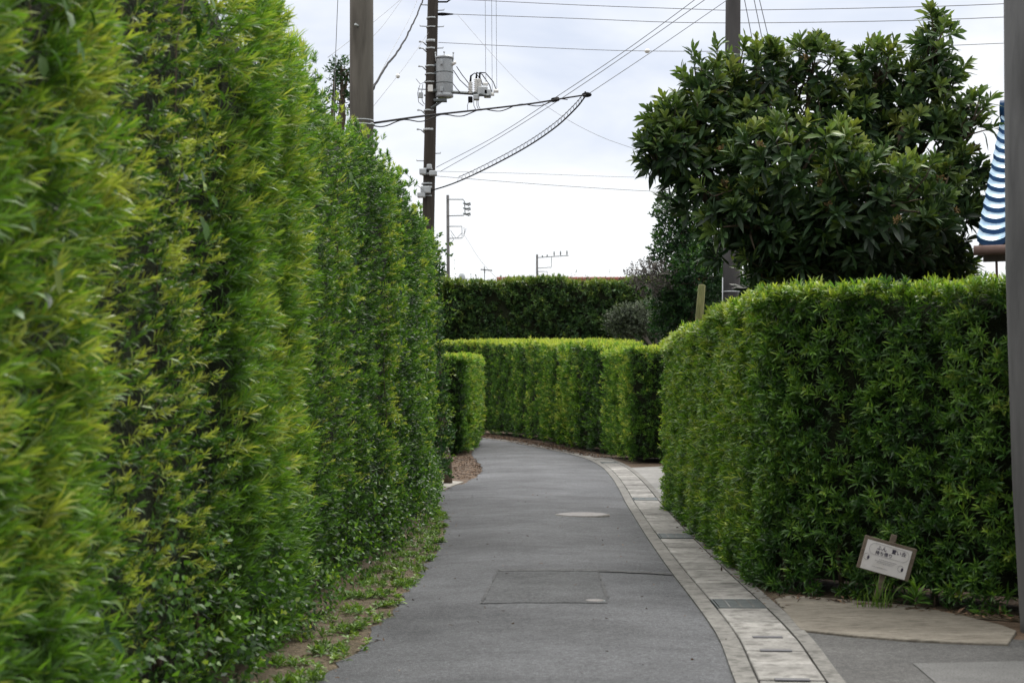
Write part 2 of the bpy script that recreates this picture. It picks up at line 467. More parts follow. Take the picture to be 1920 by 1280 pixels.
def hedge(name, label, foot, height, dens, style, seed, leaf, kind='kite', k=12, r_top=.2, r_cor=.25, vis=None, bottom=.08,
          top_dens=1.0, inset=.10, group=None, furrow=.75, bulge=.05, core_gap=.16, recess=.10, clump=.03, cf=6.0, cy=.16, ckeep=.35, relief=None, dj=.38, stems=False, a0=68, a1=18, cat='hedge', extra=None):
    """foot: closed ground outline, counter-clockwise. height(x,y). dens: shoots per m2. vis(x,y,nx,ny): share of the density kept.
    style(P, n, top, rng) -> L, W, shoot length, young, keep"""
    rng = np.random.default_rng(seed)
    poly = round_poly(foot, r_cor)
    loop, _ = dense_loop(poly)
    nl = len(loop)
    tan = unit(np.roll(loop, -1, 0) - np.roll(loop, 1, 0))
    nor = np.stack([tan[:, 1], -tan[:, 0]], 1)
    for _ in range(2): nor = unit(nor + np.roll(nor, 1, 0) + np.roll(nor, -1, 0))
    seg = np.linalg.norm(np.roll(loop, -1, 0) - loop, axis=1)
    cum = np.r_[0, np.cumsum(seg)]
    Ltot = cum[-1]
    h = height(loop[:, 0], loop[:, 1])
    # sides
    n = int(Ltot * h.max() * dens)
    s = rng.random(n) * Ltot; z = rng.random(n) * h.max()
    i = np.clip(np.searchsorted(cum, s) - 1, 0, nl - 1); f = (s - cum[i]) / seg[i]
    j = (i + 1) % nl
    xy = loop[i] * (1 - f[:, None]) + loop[j] * f[:, None]
    nn = unit(nor[i] * (1 - f[:, None]) + nor[j] * f[:, None])
    hh = height(xy[:, 0], xy[:, 1])
    ok = (z > bottom) & (z < hh)
    if vis is not None: ok &= rng.random(n) < vis(xy[:, 0], xy[:, 1], nn[:, 0], nn[:, 1])
    s, z, xy, nn, hh = s[ok], z[ok], xy[ok], nn[ok], hh[ok]
    n3 = np.c_[nn, np.zeros(len(nn))]
    e = np.clip((z - (hh - r_top)) / r_top, 0, 1)
    ins = r_top * (1 - np.sqrt(np.clip(1 - e * e, 0, 1)))
    n3 = unit(n3 * np.sqrt(np.clip(1 - e * e, .02, 1))[:, None] + np.array([0, 0, 1.]) * e[:, None])
    # plants one beside another: bulges with furrows between them
    pr = np.random.default_rng(seed + 5)
    cuts = np.cumsum(pr.uniform(.55, 1.25, int(Ltot / .5) + 4) * furrow / .75)
    ci = np.searchsorted(cuts, s)
    dl = np.minimum(np.abs(s - cuts[np.clip(ci - 1, 0, len(cuts) - 1)]), np.abs(cuts[np.clip(ci, 0, len(cuts) - 1)] - s))
    plant = pr.normal(0, 1, len(cuts) + 2)[ci]
    disp = bulge * wob(s * 1.3, z * 1.1, seed, 1.1) + bulge * .7 * wob(s * 4, z * 4, seed + 1, 1.0) + plant * bulge * .35 - .09 * np.exp(-(dl / .07) ** 2)
    cl = wob(s * cf, z * cf, seed + 9) * .75 + wob(s * cf * .4, z * cf * .4, seed + 10) * .5
    disp = disp + clump * 1.6 * cl
    if relief: disp = disp + relief(xy, z)
    base = np.clip(1 - z / .5, 0, 1) * recess
    P = np.c_[xy, z] - n3 * (inset + ins * 0)[:, None] - np.c_[nn * ins[:, None], np.zeros(len(nn))] + n3 * (disp - base + rng.uniform(-.09, .02, len(z)))[:, None]
    # top
    lo, hi = poly.min(0), poly.max(0)
    m = int((hi - lo).prod() * dens * top_dens)
    T = lo + rng.random((m, 2)) * (hi - lo)
    T = T[inside(T, poly)]
    if vis is not None: T = T[rng.random(len(T)) < np.maximum(vis(T[:, 0], T[:, 1], np.zeros(len(T)), -np.ones(len(T))), .3)]
    hz = height(T[:, 0], T[:, 1])
    PT = np.c_[T, hz - inset + bulge * .5 * wob(T[:, 0] * 3, T[:, 1] * 3, seed + 3) + rng.uniform(-.05, .02, len(T))]
    nT = np.tile([0, 0, 1.0], (len(T), 1))
    cl = np.r_[cl, wob(T[:, 0] * cf, T[:, 1] * cf, seed + 9) * .75]
    P = np.vstack([P, PT]); n3 = np.vstack([n3, nT])
    pl = np.r_[plant, np.zeros(len(T))]
    istop = np.r_[e > .6, np.ones(len(T), bool)]
    L, W, ls, young, keep = style(P, n3, istop, pl, rng)
    young = np.clip(young + cy * cl, 0, 1)  # tone lighter on bulging clumps, darker in the hollows
    keep = keep * np.where((cl < -.30) & ~istop, ckeep, 1)
    q = rng.random(len(P)) < keep
    P, n3, L, W, ls, young = P[q], n3[q], L[q], W[q], ls[q], young[q]
    D = unit(n3 * .95 + np.array([0, 0, .45]) + rng.normal(0, dj, (len(P), 3)))
    lv = Leaves()
    shoots(lv, rng, P, D, k, L, W, ls, young, kind, lift=.05, a0=a0, a1=a1)
    if extra: extra(lv, rng)
    c = np.mean(loop, 0)
    root = empty(name, (c[0], c[1], 0), label=label, cat=cat)
    if group: root['group'] = group
    link('foliage', lv.mesh('foliage', leaf), None, root)
    # woody inside: a closed lumpy mass of twigs below the leaves
    cb = loop - nor * (core_gap + .05); mb = MB()
    zs = np.r_[.05, .35, np.linspace(.8, 1, 5)]
    v, fcs = [], []
    step = 2
    idx = np.arange(0, nl, step); K = len(idx)
    for a, zz in enumerate(zs):
        for b_, q_ in enumerate(idx):
            top = max(.3, h[q_] - min(core_gap, .12) - .02)
            zc = top * zz
            rr = .10 * (a == len(zs) - 1) + (.06 if a == 0 else 0)
            jit = .03 * math.sin(q_ * 1.7 + a * 2.1) + .02 * math.sin(q_ * .61 + a)
            p = cb[q_] - nor[q_] * (rr + jit)
            v.append((p[0], p[1], zc))
    for a in range(len(zs) - 1):
        for b_ in range(K):
            b2 = (b_ + 1) % K
            fcs.append((a * K + b_, a * K + b2, (a + 1) * K + b2, (a + 1) * K + b_))
    mb.add(v, fcs, True)
    top = [(len(zs) - 1) * K + b_ for b_ in range(K)]
    for tri in tessellate_polygon([[Vector((v[q_][0], v[q_][1], 0)) for q_ in top]]):
        mb.f.append(tuple(top[q_] for q_ in tri)); mb.sm.append(False)
    mb.build('twiggy_core', M['twig'], root)
    if stems:
        for q_ in range(2, nl, 6):
            if vis is not None and vis(loop[q_:q_ + 1, 0], loop[q_:q_ + 1, 1], nor[q_:q_ + 1, 0], nor[q_:q_ + 1, 1])[0] < .5: continue
            p = loop[q_] - nor[q_] * (inset + .16 + .05 * rng.random())
            ms = MB()
            ms.tube([(p[0], p[1], -.02), (p[0] + rng.normal(0, .03), p[1] + rng.normal(0, .03), .3), (p[0] - nor[q_][0] * .1, p[1] - nor[q_][1] * .1, .7)], [.022, .017, .010], 6)
            ms.build('stem', M['bark'], root)
    return root


def facing(x, y, nx, ny):
    """how much of a hedge's side is worth its full number of leaves: sides turned towards the lane side where people stand"""
    c = -(nx * x + ny * y) / np.maximum(np.hypot(x, y), .1)
    return np.clip(.18 + 1.6 * (c + .25), .12, 1)


# ---- tall hedge on the left of the lane
def left_style(P, n, top, plant, rng):
    y, z = P[:, 1], P[:, 2]
    N_ = len(P)
    yy = y + .10 * wob(z * 1.5, z * .3, 77)
    bright = ((yy < 5.7) | ((yy > 8.15) & (yy < 10.5))).astype(float)
    small = ((yy > 5.7) & (yy < 8.0)).astype(float)
    L = np.where(bright > 0, .104, np.where(small > 0, .056, .052)) * rng.uniform(.8, 1.2, N_)
    W = np.where(bright > 0, .0086, .0078) * np.ones(N_)
    ls = np.where(bright > 0, .095, .075) * rng.uniform(.6, 1.3, N_)
    cl = wob(y * 2.2, z * 2.2, 31, 1.6)
    young = .46 + .12 * bright + .16 * cl + .06 * plant + rng.normal(0, .10, N_)
    young += np.where(small > 0, np.where(rng.random(N_) < .40, .42, -.20), 0)
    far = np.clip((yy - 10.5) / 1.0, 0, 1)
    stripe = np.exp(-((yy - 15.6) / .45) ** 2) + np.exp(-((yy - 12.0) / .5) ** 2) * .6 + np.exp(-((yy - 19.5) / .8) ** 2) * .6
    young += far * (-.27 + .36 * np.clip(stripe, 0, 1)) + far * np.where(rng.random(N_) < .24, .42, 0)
    young += np.where((rng.random(N_) < .14), .20, 0)
    young += np.where(top, .22, 0)  # hedge top coloured lighter, as lit from above
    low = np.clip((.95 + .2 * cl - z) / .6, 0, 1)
    young -= low * .30  # low leaves darker: other plants' green plus painted shade
    gap = np.zeros(N_)
    for c, w, a in FURROWS: gap = np.maximum(gap, a * np.exp(-((yy - c) / w) ** 2))
    gap *= ~top
    ls = np.where(top, ls * .5, ls)
    keep = 1 - .85 * gap - .25 * far * (rng.random(N_) < .5) - .25 * small
    # thin places where the twigs show
    keep *= np.where(wob(y * 3.1, z * 2.3, 12, 1.5) < -.55, .35, 1)
    keep *= np.clip(13 / np.maximum(y, 3), .62, 1)
    L = L * np.clip(y / 13, 1, 1.35); W = W * np.clip(y / 12, 1, 1.5)
    return L, W, ls, np.clip(young, 0, 1), keep


FURROWS = ((5.72, .07, .5), (8.07, .09, 1), (10.62, .11, .9), (13.0, .12, .6), (14.85, .12, .9), (17.1, .14, .6), (20.2, .16, .6))


def left_relief(xy, z):
    y = xy[:, 1] + .10 * wob(z * 1.5, z * .3, 77)
    d = np.where(y < 5.7, .015, np.where(y < 8.05, -.03, np.where(y < 10.6, .025, np.where(y < 14.8, -.02, np.where(y < 17, .015, -.015)))))
    for c, w, a in FURROWS: d = d - .12 * a * np.exp(-((y - c) / w) ** 2)
    return d * np.clip((3.55 - z) / .3, 0, 1)


LEFT = [(-1.47, -1), (-1.43, 4), (-1.40, 6.5), (-1.36, 8.3), (-1.29, 10.8), (-1.15, 14.3), (-1.01, 18), (-1.03, 21), (-1.14, 23.6),
        (-2.5, 24.0), (-2.7, 14), (-2.8, -1)]


def left_h(x, y):
    return 3.78 + .05 * np.sin(y * .9) + .05 * np.sin(y * 2.3 + 1) - .012 * np.clip(y - 14, 0, 20) - .03 * np.exp(-((y - 8.1) / .25) ** 2)


def left_vis(x, y, nx, ny):
    v = np.where(nx > .2, 1.0, np.where(ny > .5, .35, .10))
    return v * np.where(y < 2.2, .25, 1)


def low_broad(lv, rng):
    """small glossy leaves of other plants low in the hedge"""
    n = 1100
    y = 3 + 21 * rng.random(n) ** 1.0
    x = np.interp(y, [p[1] for p in LEFT[:9]], [p[0] for p in LEFT[:9]])
    z = .04 + (.45 + .45 * (wob(y * 2.2, y * .7, 91, 1.3) + .3)).clip(.15, 1.0) * rng.random(n) ** 1.3
    P = np.c_[x - .10 + .10 * rng.random(n) + .06 * (1 - z), y, z]
    D = unit(np.c_[np.ones(n), rng.normal(-.2, .5, n), rng.normal(.5, .5, n)])
    shoots(lv, rng, P, D, 5, .055, .026, .10, np.clip(rng.normal(.30, .2, n), 0, .8), 'kite', a0=80, a1=40)


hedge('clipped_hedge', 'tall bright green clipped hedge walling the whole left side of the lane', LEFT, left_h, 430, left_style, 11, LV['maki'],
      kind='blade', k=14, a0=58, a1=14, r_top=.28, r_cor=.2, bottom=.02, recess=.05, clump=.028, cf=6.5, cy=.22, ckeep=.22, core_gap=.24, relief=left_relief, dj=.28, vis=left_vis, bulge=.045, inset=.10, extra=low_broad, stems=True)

# broad climbing leaves on the left hedge
rng = np.random.default_rng(3)
for (y0, z0, z1, nn_, lab) in ((4.95, 1.6, 3.0, 26, 'far left, upper part'), (5.4, .2, 1.0, 14, 'low down near the bottom left corner'), (7.15, 2.2, 3.5, 22, 'high up among the yellow shoots'),
                          (12.2, 2.0, 3.2, 20, 'just below the thick concrete pole'), (13.4, .5, 1.4, 18, 'low down half way along'), (15.2, 1.2, 2.6, 26, 'at mid height beyond the thick pole'), (18.5, 1.0, 2.6, 26, 'near its far end')):
    yv = np.clip(y0 + rng.normal(0, .10 + .014 * y0, nn_), 3, 23); zv = np.sort(z0 + (z1 - z0) * rng.random(nn_))
    xv = np.interp(yv, [p[1] for p in LEFT[:9]], [p[0] for p in LEFT[:9]])
    P = np.c_[xv + rng.uniform(-.02, .05, nn_), yv, zv]
    D = unit(np.c_[rng.uniform(.1, .5, nn_), rng.normal(0, .5, nn_), rng.normal(-.7, .35, nn_)])
    side = unit(np.cross(D, np.c_[np.ones(nn_), rng.normal(-.2, .5, nn_), rng.normal(.5, .3, nn_)]))
    lv = Leaves()
    lv.broad(P, D, side, rng.uniform(.05, .085, nn_), rng.uniform(.03, .045, nn_), np.clip(rng.normal(.62, .22, nn_), 0, 1), rng.random(nn_))
    vr = empty('climbing_vine', (xv[0], y0, 0), label='broad vine leaves on the tall left hedge, ' + lab, cat='vine', group='vines on the tall left hedge')
    link('leaves', lv.mesh('leaves', LV['broad']), None, vr)
    MB().tube([(xv[0] - .22, y0, 0), (xv[0] - .2, y0, z0)] + [(xv[i] - .09, yv[i] * .4 + y0 * .6, zv[i]) for i in range(2, nn_, 4)], .004, 5).build('stem', M['bark'], vr)

# ---- right hedge with the corner towards the viewer
def right_style(P, n, top, plant, rng):
    N_ = len(P)
    x, y, z = P.T
    roadside = np.clip(-n[:, 0] * 1.3 - .35 + (y - 13.5) * .12, 0, 1)
    cl = wob(y * 2.5 + x * 2, z * 2.5, 41, 1.5)
    L = .088 * rng.uniform(.75, 1.2, N_); W = .0118 * np.ones(N_) * rng.uniform(.9, 1.2, N_)
    ls = np.where(top, .05, .075) * rng.uniform(.5, 1.2, N_)
    young = .46 + .12 * cl + .05 * plant + .16 * roadside + rng.normal(0, .09, N_) + np.where(rng.random(N_) < .10, .18, 0)  # roadside term paints light onto the lane-facing side
    young += np.where(top, .38, 0)  # light from above put into the top leaves' colour
    young -= np.clip((.5 - z) / .5, 0, 1) * .18  # shade near the ground put into the leaf colour
    keep = np.where(wob(y * 3 + x * 2.6, z * 3.2, 42, 1.6) < -.5, .7, 1.0)
    return L, W, ls, np.clip(young, 0, 1), keep


RIGHT = [(1.80, 12.0), (3.42, 10.45), (6.5, 7.6), (7.1, 8.2), (4.0, 11.3), (2.75, 13.0), (2.85, 21.0), (1.94, 21.0), (1.87, 17), (1.80, 14)]


def right_h(x, y):
    return 2.28 + .07 * np.exp(-((y - 12.1) / .9) ** 2) + .03 * np.sin(y * 1.7 + x) - .012 * np.clip(y - 14, 0, 10) + .02 * np.sin(y * 4 + x * 3)


def right_vis(x, y, nx, ny):
    v = np.where((nx < -.2) | (ny < -.25), 1.0, np.where(ny > .5, .4, .12))
    return v * np.where(x > 4.4, .6, 1)


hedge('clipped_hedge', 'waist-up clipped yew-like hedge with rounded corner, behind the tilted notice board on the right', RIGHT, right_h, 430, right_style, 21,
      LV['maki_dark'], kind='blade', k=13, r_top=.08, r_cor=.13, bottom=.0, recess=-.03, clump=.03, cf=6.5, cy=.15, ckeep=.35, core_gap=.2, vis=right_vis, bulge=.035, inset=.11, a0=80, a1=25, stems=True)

# ---- hedge block behind the white driveway
def mid_style(P, n, top, plant, rng):
    N_ = len(P)
    x, y, z = P.T
    cl = wob(y * 2.2 + x * 2.2, z * 2.2, 51, 1.3)
    L = .11 * rng.uniform(.8, 1.2, N_); W = .019 * np.ones(N_); ls = .11 * rng.uniform(.6, 1.2, N_)
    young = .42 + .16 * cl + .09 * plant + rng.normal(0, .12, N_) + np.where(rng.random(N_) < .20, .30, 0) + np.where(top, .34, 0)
    young += np.clip(-n[:, 0] - .5, 0, 1) * .20 - np.clip(-n[:, 1] - .4, 0, 1) * .36  # light painted on the lane side, shade on the front
    young -= np.clip((.7 - z) / .6, 0, 1) * .12  # foot of the block painted shadier
    keep = np.where(wob(y * 3 + x * 3, z * 2.5, 52, 1.5) < -.55, .4, 1)
    return L, W, ls, np.clip(young, 0, 1), keep


MID = [(2.42, 33.6), (6.5, 32.8), (6.6, 34.0), (2.95, 37.2), (2.05, 37.2)]
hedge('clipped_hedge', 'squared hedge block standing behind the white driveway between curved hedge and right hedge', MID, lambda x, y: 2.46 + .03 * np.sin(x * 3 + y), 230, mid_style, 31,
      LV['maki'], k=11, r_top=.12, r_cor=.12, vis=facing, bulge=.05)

# ---- long hedge that curves away with the lane
FARC = [(-14, 60.5), (-5.5, 59.9), (-2.9, 59.2), (-1.0, 57.3), (.65, 49.3), (1.45, 42.8), (2.02, 38.3), (3.2, 38.3), (2.6, 43.2), (1.9, 50), (.3, 58.4), (-2.3, 60.8), (-5.5, 61.4), (-14, 62)]


def far_style(P, n, top, plant, rng):
    N_ = len(P)
    x, y, z = P.T
    cl = wob(y * 1.8 + x * 1.8, z * 1.4, 61, 1.1)
    L = .12 * rng.uniform(.8, 1.3, N_); W = .026 * np.ones(N_); ls = .12 * rng.uniform(.6, 1.2, N_)
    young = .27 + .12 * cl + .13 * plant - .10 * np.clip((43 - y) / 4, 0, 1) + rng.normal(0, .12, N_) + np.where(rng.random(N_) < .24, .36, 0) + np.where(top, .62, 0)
    young -= np.clip((1.0 - z) / .8, 0, 1) * .16  # painted shade down low, as the lit top above is painted too
    keep = np.where(wob(y * 3 + x * 3, z * 1.6, 62, 1.3) < -.6, .4, 1)
    return L, W, ls, np.clip(young, 0, 1), keep


hedge('clipped_hedge', 'long flat-topped hedge curving away with the bend at the end of the lane', FARC,
      lambda x, y: 2.62 + .033 * np.clip(y - 37, 0, 30) + .04 * np.sin(y * .8), 130, far_style, 41, LV['maki'], k=10, r_top=.2, r_cor=.2, vis=facing, bulge=.10, furrow=1.0)

# ---- low block on the left at the bend
SHORT = [(-1.03, 37.4), (-.86, 41), (-.84, 46.3), (-4.5, 46.6), (-4.6, 37.2)]


def short_style(P, n, top, plant, rng):
    L, W, ls, young, keep = mid_style(P, n, top, plant, rng)
    young = young + .16 * (n[:, 0] > .5) - .05  # lane-facing side gets extra painted light
    return L * 1.05, W * 1.25, ls, np.clip(young, 0, 1), keep


hedge('clipped_hedge', 'short boxy hedge block on the left just before the bend, lower than its neighbours', SHORT,
      lambda x, y: 2.34 + .015 * (y - 37) + .02 * np.sin(x * 4), 190, short_style, 51, LV['maki'], k=11, r_top=.16, r_cor=.18, vis=facing, bulge=.06)

# ---- tall dark hedge far behind
def back_style(P, n, top, plant, rng):
    N_ = len(P)
    x, y, z = P.T
    cl = wob(x * 1.1, z * 1.3, 71, 1.5)
    L = .19 * rng.uniform(.7, 1.3, N_); W = .065 * rng.uniform(.7, 1.3, N_); ls = .2 * rng.uniform(.6, 1.3, N_)
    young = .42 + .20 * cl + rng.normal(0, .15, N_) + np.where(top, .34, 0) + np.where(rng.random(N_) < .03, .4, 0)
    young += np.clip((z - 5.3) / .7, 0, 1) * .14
    keep = np.where(wob(x * 2.3, z * 2.6, 72, 1.3) < -.45, .3, 1)
    return L, W, ls, np.clip(young, 0, 1), keep


def back_sprouts(lv, rng):
    n = 300
    x = rng.uniform(-4, 8.5, n); y = 67.6 + rng.uniform(0, 1, n); z = 5.98 + rng.uniform(-.1, .12, n)
    hgt = rng.exponential(.13, n) + .08
    shoots(lv, rng, np.c_[x, y, z], unit(np.c_[rng.normal(0, .2, n), rng.normal(0, .2, n), np.ones(n)]), 9, .12, .04, hgt, np.clip(rng.normal(.45, .2, n), 0, 1), 'kite')


hedge('tall_hedge', 'high dark green hedge across the background in front of the red roof', [(-13, 67.2), (17, 66.2), (17, 69), (-13, 70)],
      lambda x, y: 6.17 + .10 * np.sin(x * 1.3) + .06 * np.sin(x * 3.7 + 1), 75, back_style, 61, LV['back'], k=9, r_top=.35, r_cor=.3, vis=facing, bulge=.22, furrow=1.6,
      inset=.15, core_gap=.3, clump=.10, cf=2.2, cy=.22, stems=False, extra=back_sprouts)


# ------------------------------------------------------------------ trees and shrubs
def lobed(lobes, rng, per_m2, depth=.35, under=.55):
    """points on ellipsoid lobes (c, r3), outward directions; thinner underneath"""
    P, D = [], []
    for c, r in lobes:
        c, r = np.array(c), np.array(r)
        area = 4 * math.pi * ((r[0] * r[1]) ** 1.6 / 3 + (r[0] * r[2]) ** 1.6 / 3 + (r[1] * r[2]) ** 1.6 / 3) ** (1 / 1.6)
        n = int(area * per_m2)
        d = unit(rng.normal(size=(n, 3)))
        keep = (d[:, 2] > -.3) | (rng.random(n) < under)
        d = d[keep]
        q = c + d * r * (1 - depth * rng.random((len(d), 1)) ** 1.5)
        P.append(q); D.append(unit(d / r))
    return np.vstack(P), np.vstack(D)


def tree(name, label, cat, base, fork, lobes, leaf, rng, per_m2, k, L, W, ls, young0, kind='kite', trunk_r=.09, bark='bark', lift=.1, a0=68, a1=20, under=.5, depth=.35,
         inner=0.5, limb_r=.035, droop=.25, yr=.12, topy=.18, outjit=.35, more=False):
    root = empty(name, base, label=label, cat=cat)
    P, D = lobed(lobes, rng, per_m2, depth, under)
    lv = Leaves()
    zz = P[:, 2]; zr = (zz - zz.min()) / (np.ptp(zz) + 1e-6)
    young = np.clip(young0 + topy * (D[:, 2]) + rng.normal(0, yr, len(P)), 0, 1)  # topy paints light from above onto upward-facing shoots
    D2 = unit(D * .8 + np.array([0, 0, .35]) + rng.normal(0, outjit, D.shape))
    shoots(lv, rng, P, D2, k, L, W, ls, young, kind, lift=lift, a0=a0, a1=a1, droop=droop)
    if inner:
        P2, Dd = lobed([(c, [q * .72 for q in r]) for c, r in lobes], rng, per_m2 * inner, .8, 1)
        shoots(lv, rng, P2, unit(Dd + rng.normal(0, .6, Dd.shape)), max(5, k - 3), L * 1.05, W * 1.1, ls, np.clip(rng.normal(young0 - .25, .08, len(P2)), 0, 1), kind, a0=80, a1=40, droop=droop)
    lm = MB()
    if more: more(lv, lm, rng)
    link('crown', lv.mesh('crown', leaf), None, root)
    tm = MB()
    b, fk = Vector(base), Vector(fork)
    mid = b.lerp(fk, .5) + Vector((.04, 0.02, 0))
    tm.tube([b - Vector((0, 0, .05)), mid, fk], [trunk_r * 1.25, trunk_r, trunk_r * .8], 10)
    tm.build('trunk', M[bark], root)
    for c, r in lobes:
        c = Vector(c)
        m1 = fk.lerp(c, .5) + Vector((rng.normal(0, .08), rng.normal(0, .08), -.08))
        lm.tube([fk - Vector((0, 0, .1)), m1, c], [limb_r * 1.4, limb_r, limb_r * .55], 7)
        for q in range(7):
            d = unit(rng.normal(size=3) + np.array([0, 0, .4]))
            e = np.array(c) + d * np.array(r) * .85
            lm.tube([c, c.lerp(Vector(e), .5) + Vector((rng.normal(0, .04), 0, .03)), Vector(e)], [limb_r * .5, limb_r * .3, limb_r * .15], 5)
    lm.build('branches', M[bark], root)
    return root, P, D2


def lobe(px, py, rx, ry, Y, dep=None):
    k = Y / F
    c = at(px, py, Y)
    return c, (rx * k, (dep if dep else (rx + ry) / 2 * k), ry * k)


def outer(lv, tw, rng):
    # single rosettes standing clear of the crown on their own twigs
    for c, r in LQ:
        for q in range(8 if c[2] > 4 else 5):
            d = unit(rng.normal(size=3) * np.array([1, .8, .6]) + np.array([0, -.25, .55]))
            p = np.array(c) + d * np.array(r) * rng.uniform(1.08, 1.34)
            dd = unit(d * .7 + np.array([0, 0, .6]))
            shoots(lv, rng, (p - dd * .1)[None], dd[None], 14, .19, .042, .14, np.array([rng.uniform(.42, .74)]), 'broad', a0=82, a1=18, droop=.16, lift=.12)
            tw.tube([p - d * .35 - np.array([0, 0, .08]), p - dd * .15, p], [.010, .008, .005], 5)
    # its spire and loose twigs at the outline
    for (px, py, Y, dx, dz) in ((1755, 40, 16.5, 0, .3), (1752, 75, 16.5, .02, .3), (1760, 110, 16.5, .05, .3), (1775, 140, 16.5, .15, .2), (1740, 120, 16.5, -.1, .2), (1808, 125, 16.4, .15, .2), (1795, 150, 16.4, .15, .2),
                               (1215, 262, 15.6, -.25, .12), (1225, 300, 15.6, -.25, 0), (1240, 250, 15.6, -.2, .2), (1300, 105, 15.8, -.05, .3), (1345, 90, 15.9, 0, .3), (1395, 85, 16, .05, .3), (1500, 80, 16.2, 0, .3),
                               (1530, 88, 16.2, .1, .3), (1645, 85, 16.5, 0, .3), (1672, 90, 16.5, .1, .3), (1855, 190, 16, .15, .2), (1838, 180, 16, .05, .25), (1250, 215, 15.7, -.2, .2), (1862, 240, 16, .2, .05)):
        p = np.array(at(px, py, Y)); d = unit(np.array([dx, -.1, dz]))
        n = 1
        shoots(lv, rng, (p - d * .12)[None], d[None], 14, .20, .044, .16, np.array([rng.uniform(.4, .68)]), 'broad', a0=75, a1=20, droop=.15)
        tw.tube([p - d * .5 + np.array([0, .15, -.1]), p - d * .2, p], [.012, .009, .005], 5)


# loquat behind the right hedge
rng = np.random.default_rng(8)
LQ = [lobe(1330, 180, 48, 50, 15.9), lobe(1262, 285, 45, 42, 15.6), lobe(1300, 250, 60, 60, 15.8), lobe(1425, 150, 55, 52, 16.2), lobe(1520, 135, 50, 48, 16.4), lobe(1645, 150, 45, 55, 16.6), lobe(1705, 190, 45, 55, 16.6), lobe(1600, 215, 55, 50, 16.6), lobe(1725, 290, 85, 95, 16.6),
      lobe(1500, 330, 150, 95, 15.4), lobe(1640, 400, 130, 100, 15.2), lobe(1410, 430, 85, 80, 15.4), lobe(1765, 410, 50, 95, 15.9), lobe(1752, 120, 22, 90, 16.5), lobe(1800, 235, 32, 45, 16.3),
      lobe(1540, 460, 150, 70, 15.6), lobe(1330, 350, 75, 70, 15.8), lobe(1690, 470, 100, 55, 16), lobe(1390, 250, 95, 80, 16.2), lobe(1560, 250, 95, 80, 16.6), lobe(1465, 520, 65, 36, 15.9), lobe(1690, 525, 120, 34, 16.4), lobe(1600, 520, 120, 40, 16.2), lobe(1760, 510, 60, 40, 16.2), lobe(1810, 330, 28, 50, 16.2), lobe(1232, 285, 26, 32, 15.6), lobe(1255, 225, 28, 28, 15.7)]
lq, LP, LD = tree('loquat_tree', 'big dark loquat tree with long whorled leaves rising above the right hedge', 'tree', (3.0, 16.2, 0), (3.0, 16.1, 2.3), LQ, LV['loquat'], rng, 27, 14, .215, .046, .09,
                  .40, 'broad', trunk_r=.11, lift=.36, a0=84, a1=24, inner=.6, under=.75, depth=.26, yr=.14, topy=.36, droop=.18, limb_r=.04, outjit=.22, more=outer)
fl = [(1290, 330), (1345, 320), (1365, 300), (1430, 300), (1505, 150), (1615, 275), (1640, 275), (1660, 355), (1655, 340), (1540, 365), (1670, 425), (1690, 430), (1595, 405), (1545, 395), (1375, 385), (1740, 355), (1800, 300), (1765, 400)]
for (px, py) in fl:
    # set at the tip of the nearest shoot that faces the lane
    k_ = np.argmin(((LP[:, 0] / LP[:, 1] * F + 960 - px) ** 2 + (HOR + (EYE - LP[:, 2]) / LP[:, 1] * F - py) ** 2) + (LP[:, 1] - 15) * 60)
    p = LP[k_] + LD[k_] * .15 + np.array([0, -.04, .02])
    m2 = Leaves(); n = 26
    q = p + rng.normal(0, .014, (n, 3)); d = unit(rng.normal(size=(n, 3)) + [0, -.3, .6])
    m2.kite(q, d, unit(np.cross(d, rng.normal(size=(n, 3)))), rng.uniform(.03, .05, n), rng.uniform(.018, .026, n), rng.random(n), rng.random(n))
    link('flower_cluster', m2.mesh('flower_cluster', LV['flower']), None, lq)

# glossy evergreen left of it, further back
rng = np.random.default_rng(9)
EV = [lobe(1275, 405, 45, 38, 27), lobe(1268, 470, 48, 45, 27), lobe(1305, 530, 60, 60, 26.5), lobe(1262, 560, 45, 45, 27), lobe(1285, 610, 60, 45, 27), lobe(1345, 590, 60, 60, 28), lobe(1400, 560, 60, 70, 28.5), lobe(1330, 460, 60, 60, 28)]
tree('evergreen_tree', 'dense dark small-leaved evergreen tree left of the loquat, behind the right hedge', 'tree', (3.0, 27.3, 0), (3.0, 27.2, 1.8), EV, LV['broad'], rng, 110, 8, .085, .036, .12, .36,
     trunk_r=.09, inner=1.2, under=.8, yr=.16, topy=.16)
# grey clipped shrubs over the curved hedge
rng = np.random.default_rng(10)
GS = [lobe(1178, 592, 30, 18, 41), lobe(1156, 608, 20, 16, 41), lobe(1200, 606, 34, 22, 41), lobe(1225, 580, 28, 18, 41.5), lobe(1172, 624, 28, 14, 41), lobe(1238, 612, 28, 30, 41.5), lobe(1148, 600, 14, 12, 41), lobe(1190, 580, 20, 10, 41)]
tree('grey_shrub', 'low rounded grey-green shrub leaning over the curved hedge, on a crooked stem', 'shrub', (3.9, 41.5, 0), (3.75, 41.4, 2.6), GS, LV['grey'], rng, 120, 7, .075, .034, .12, .55, trunk_r=.06, bark='pale_bark', inner=1.2,
     under=.8, yr=.2, topy=.25, limb_r=.03)
rng = np.random.default_rng(12)
GT = [lobe(1205, 508, 26, 15, 26.2), lobe(1232, 520, 34, 16, 26.2), lobe(1190, 522, 22, 12, 26.2), lobe(1228, 500, 22, 12, 26.2), lobe(1222, 540, 36, 10, 26.2)]
